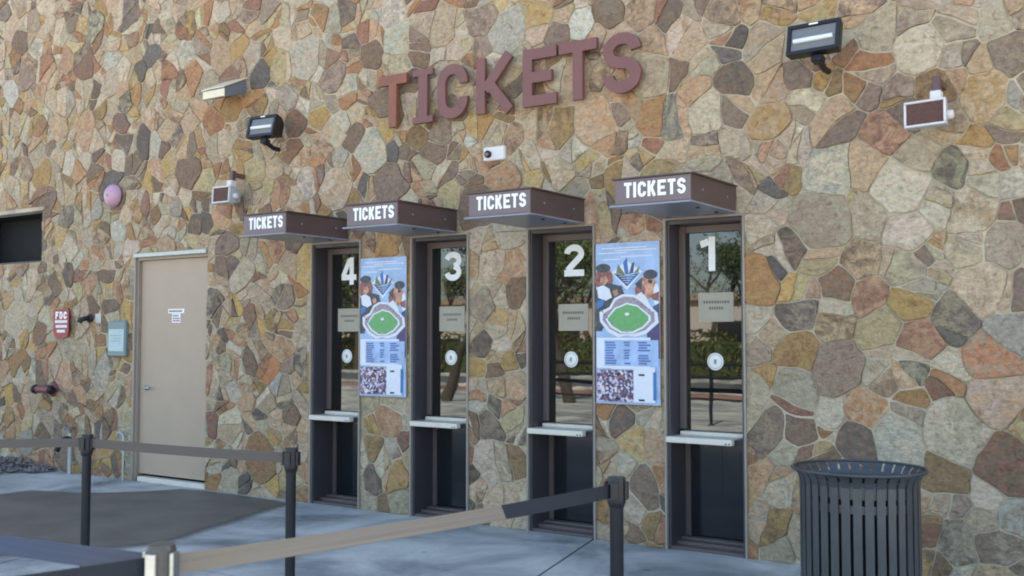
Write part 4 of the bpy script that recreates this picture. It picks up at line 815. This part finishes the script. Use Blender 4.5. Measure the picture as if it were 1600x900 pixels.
def post(x, y, label, mt='postm', cap='postcap', r=.025, top=1.0, steel=False):
    root = tag(empty('belt_post', (x, y, 0)), label, 'belt post', 'queue posts with retractable belts')
    g = Geo(); g.lathe((0, 0, 0), [(0, .004), (.165, .004), (.17, .010), (.16, .022), (.06, .034), (.03, .045), (0, .046)], 36); g.build('base', M['black'], root)
    g = Geo(); g.lathe((0, 0, 0), [(r, .04), (r, top - .115), (r * 1.08, top - .10)], 24); g.build('post_tube', M[mt], root)
    g = Geo(); g.lathe((0, 0, 0), [(r * 1.08, top - .118), (r * 1.32, top - .10), (r * 1.36, top - .09), (r * 1.36, top - .012), (r * 1.25, top), (0, top + .001)], 24, sm=False); hd = g.build('belt_head', M[cap], root)
    g = Geo()
    for q in range(4):
        a = math.pi / 2 * q + .3; c_, s_ = math.cos(a), math.sin(a); R4 = Matrix.Rotation(a, 4, 'Z')
        g.box((r * 1.28, -.016, top - .085), (r * 1.36 + .010, .016, top - .018), bev=.002, mat=R4)
    g.build('belt_slot', M['steel'] if steel else M[cap], hd)
    return root
p1 = (-5.187, 3.445); p2 = (-3.734, 3.595); p3 = (-1.919, 3.575); p4 = (-2.302, 1.753)
P1 = post(*p1, 'dark belt post farthest left, in front of the black valve')
P2 = post(*p2, 'dark belt post in front of the stone left of window 4')
P3 = post(*p3, 'dark belt post between window 2 and window 1', r=.027)
P4 = post(*p4, 'nearest belt post with a pale metal head, at the lower left', mt='gunmetal', cap='gunmetal', r=.028, steel=True)
def addbelt(root, *a, **k):
    mats = k.pop('mats'); g = Geo(); belt(g, *a, **k); bpart(g, 'belt', mats, root)
zb = .955
addbelt(P2, (p1[0] + .03, p1[1] + .003), (p2[0] - .03, p2[1] - .003), zb, zb - .003, .050, sag=.006, mats=[M['belt_mauve'], M['belt_mauve']])
pa = (-7.55, 1.91)
addbelt(P1, (pa[0], pa[1]), (p1[0] - .03, p1[1] - .02), zb - .005, zb, .048, sag=.01, mats=[M['belt_mauve'], M['belt_mauve']])
addbelt(P4, (p4[0] + .012, p4[1] + .03), (p3[0] - .008, p3[1] - .032), zb - .012, zb - .008, .052, sag=.012, roll=0.55, switch=.675, mats=[M['belt_tan'], M['belt_black']])
addbelt(P4, (p4[0] - .03, p4[1] - .002), (-4.6, 1.60), zb - .012, zb, .056, sag=.02, roll=-0.75, mats=[M['belt_blue'], M['belt_blue']])
addbelt(P4, (p4[0] - .018, p4[1] - .032), (-3.05, -.10), zb - .012, zb, .052, sag=.02, mats=[M['belt_black'], M['belt_black']])

# ================================================================ slatted steel litter bin
cx, cy = -1.498, 5.43
B = tag(empty('litter_bin', (cx, cy, 0)), 'round slatted dark steel litter bin with a flared rim at the lower right', 'litter bin')
R0 = .296; NS = 33; g = Geo()
for k in range(NS):                               # flat bars, flaring outward at the top
    a = 2 * math.pi * k / NS; c_, s_ = math.cos(a), math.sin(a); hw = .0205; th = .007
    prof = [(R0, .06), (R0, .30), (R0, .60), (R0, .80), (R0 + .006, .825), (R0 + .018, .845), (R0 + .034, .862)]
    vs = []
    for i, (r, z) in enumerate(prof):
        w2 = hw if i < 4 else hw * (1 + .05 * (i - 3))
        for q, rr in ((-w2, r), (w2, r), (w2, r - th), (-w2, r - th)): vs.append((cx + rr * c_ - q * s_, cy + rr * s_ + q * c_, z))
    fs = [(0, 3, 2, 1)]
    for i in range(len(prof) - 1):
        for j in range(4): fs.append((i*4+j, i*4+(j+1) % 4, (i+1)*4+(j+1) % 4, (i+1)*4+j))
    g.mesh(vs, fs)
bpart(g, 'slatted_body', M['can'], B)
def hoop(name, r, z0, z1, th, parent, m):
    g = Geo(); g.lathe((cx, cy, 0), [(r - th, z0), (r, z0), (r, z1), (r - th, z1), (r - th, z0)], 64, sm=False); return bpart(g, name, m, parent)
hoop('hoop', R0 - .0075, .745, .80, .006, B, M['can']); hoop('hoop', R0 - .0075, .675, .715, .006, B, M['can']); hoop('hoop', R0 - .0075, .05, .11, .006, B, M['can'])
g = Geo(); n = 72; g.tube([(cx + (R0 + .036) * math.cos(2*math.pi*k/n), cy + (R0 + .036) * math.sin(2*math.pi*k/n), .867) for k in range(n + 1)], .008, 8, caps=False); bpart(g, 'rim', M['can'], B)
g = Geo(); g.lathe((cx, cy, 0), [(R0 - .008, .800), (R0 - .010, .822), (R0 - .026, .824), (R0 - .029, .816), (R0 - .029, .79)], 64); bpart(g, 'lid_ring', M['can'], B)
g = Geo(); g.lathe((cx, cy, 0), [(R0 - .031, .79), (R0 - .031, .06), (0, .06)], 48); bpart(g, 'liner', M['can_dark'], B)

# ================================================================ the street side, seen mirrored in the ticket windows
g = Geo()                                          # black pipe railing
y = -2.5; zr = 1.06
xs_ = [-11.6, -9.35, -7.1, -4.85]
g.tube([(-11.6, y, zr), (-4.85, y, zr)], .035, 10); g.tube([(-11.6, y, .84), (-4.85, y, .84)], .028, 8); g.tube([(-11.6, y, .45), (-4.85, y, .45)], .02, 8)
R = tag(empty('pipe_railing', (-8.2, y, 0)), 'black pipe railing mirrored in ticket windows 1 and 2', 'railing'); bpart(g, 'rails', M['black_gloss'], R)
for x in xs_:
    g = Geo(); g.tube([(x, y, 0), (x, y, zr)], .032, 10); g.lathe((x, y, 0), [(.07, 0), (.07, .012), (0, .012)], 14); bpart(g, 'upright', M['black_gloss'], R)
flat('service_road', [(-70, -17.5), (30, -17.5), (30, -11.5), (-70, -11.5)], M['asphalt'], -0.008)
g = Geo(); g.box((-70, -11.5, -.012), (30, -11.3, .09), bev=.02); tag(g.build('kerb', M['paving']), kind='structure')
g = Geo(); g.box((-70, -17.7, -.012), (30, -17.5, .12), bev=.02); tag(g.build('far_kerb', M['paving']), kind='structure')
def leaves(g, c, r, n, size, rnd, squash=1.0, shell=0.35):
    for _ in range(n):
        while True:
            v = Vector((rnd.uniform(-1, 1), rnd.uniform(-1, 1), rnd.uniform(-1, 1)))
            if shell < v.length < 1: break
        p = Vector(c) + Vector((v.x * r, v.y * r, v.z * r * squash)); s = size * rnd.uniform(.6, 1.4)
        a = Vector((rnd.uniform(-1, 1), rnd.uniform(-1, 1), rnd.uniform(-1, 1))).normalized(); b = a.cross(Vector((rnd.uniform(-1, 1), rnd.uniform(-1, 1), rnd.uniform(-1, 1)))).normalized()
        g.poly([p - a * s, p + b * s * .45, p + a * s, p - b * s * .45], 0)
def hedge(x0, x1, y0, y1, h, label, seed, m='hedge'):
    r_ = random.Random(seed); g = Geo(); n = int((x1 - x0) * 260)
    for _ in range(n):
        x = r_.uniform(x0, x1); top = h * (1 + .12 * math.sin(x * 2.1 + seed) + .06 * math.sin(x * 5.3)); z = top * (1 - r_.random() ** 2 * .97); yy = r_.choice((y1, y1, y0)) + r_.gauss(0, .12) if z < top * .93 else r_.uniform(y0, y1)
        s = r_.uniform(.05, .12); a = Vector((r_.uniform(-1, 1), r_.uniform(-1, 1), r_.uniform(-1, 1))).normalized(); b = a.orthogonal().normalized(); p = Vector((x, yy, max(.05, z)))
        g.poly([p - a * s, p + b * s * .6, p + a * s, p - b * s * .6])
    o = g.build('hedge', M[m]); tag(o, label, 'hedge', 'hedges across the road'); 
    g = Geo(); g.box((x0 + .1, y0 + .15, 0), (x1 - .1, y1 - .15, h * .86)); bpart(g, 'stems', M['leaf2'], o)
hedge(-26, -9, -20.6, -19.2, 1.55, 'clipped olive hedge across the road, mirrored in windows 1 and 2', 1)
hedge(-62, -27, -22.0, -20.4, 1.7, 'long olive hedge across the road, mirrored in windows 3 and 4', 2)
def tree(x, y, h, label, seed, lean=0.0, crown=1.0, m='leaf', low=1.4, nl=150):
    r_ = random.Random(seed); root = tag(empty('palo_verde_tree', (x, y, 0)), label, 'tree', 'trees across the plaza')
    gt = Geo(); gl = Geo(); tips = []
    def limb(p, d, l, r, dep):
        pts = [p]; q = p.copy(); dd = d.copy()
        for k in range(4):
            dd = (dd + Vector((r_.uniform(-.2, .2), r_.uniform(-.2, .2), r_.uniform(-.05, .15)))).normalized(); q = q + dd * l / 4; pts.append(q.copy())
        gt.tube(pts, [r * (1 - .13 * k) for k in range(5)], 8)
        if dep == 0: tips.append((q, l)); return
        for k in range(3 if dep > 1 else 3):
            a = r_.uniform(0, 6.28); s = r_.uniform(.45, .85); nd = (dd * .75 + Vector((math.cos(a) * s, math.sin(a) * s, r_.uniform(-.05, .45)))).normalized(); limb(q, nd, l * r_.uniform(.62, .8), r * .52, dep - 1)
        if dep < 3: tips.append((q, l * .8))
    limb(Vector((x, y, 0)), Vector((lean, .05, 1)).normalized(), low, h * .028, 3)
    for (q, l) in tips: leaves(gl, q, max(.5, l * .62) * crown, nl, .055, r_, .75, 0.0)
    bpart(gt, 'trunk', M['bark'], root); bpart(gl, 'crown', M[m], root)
tree(-9.4, -12.4, 6.8, 'tall feathery palo verde mirrored in ticket window 1', 21, lean=.1, low=2.6, nl=260)
tree(-12.2, -6.3, 5.8, 'palo verde with dark crossing limbs mirrored in ticket window 2', 11, lean=-.25, low=1.7, nl=75)
tree(-15.0, -5.2, 5.8, 'dark branched palo verde mirrored in ticket window 3', 15, lean=.3, low=1.8, nl=80, m='leaf2')
tree(-18.6, -6.6, 6.0, 'leafy palo verde mirrored in ticket window 4', 33, lean=-.1, low=1.9, nl=90)
tree(-30.0, -18.5, 7.0, 'bushy green tree at the road edge, mirrored in ticket window 4', 31, low=2.0, nl=220, m='leaf2')
tree(-16.5, -24.5, 7.5, 'green tree behind the olive hedge, mirrored in ticket window 1', 41, low=2.2, nl=220, m='leaf2')
tree(-22.5, -25.5, 7.5, 'green tree behind the long hedge, mirrored in ticket window 2', 47, low=2.2, nl=220, m='leaf2')
tree(-30.5, -27.5, 7.0, 'green tree behind the long hedge, mirrored in ticket window 3', 53, low=2.0, nl=200)
tree(-38.5, -26.5, 6.6, 'round green tree behind the long hedge, mirrored in ticket window 4', 59, low=1.8, nl=200, m='leaf2')
bf = tag(empty('far_building', (-40, -48, 0)), 'low pale building across the road, mirrored behind the hedge', 'building')
g = Geo(); g.box((-95, -60, 0), (-12, -48, 3.9)); bpart(g, 'wall', M['far_wall'], bf)
g = Geo(); g.box((-95.4, -60.4, 3.9), (-11.6, -47.6, 4.3)); bpart(g, 'roof', M['stucco'], bf)
for k in range(12):
    g = Geo(); x = -90 + k * 6.4; g.box((x, -47.99, 1.0), (x + 2.6, -47.9, 2.5)); bpart(g, 'window', M['panel'], bf)
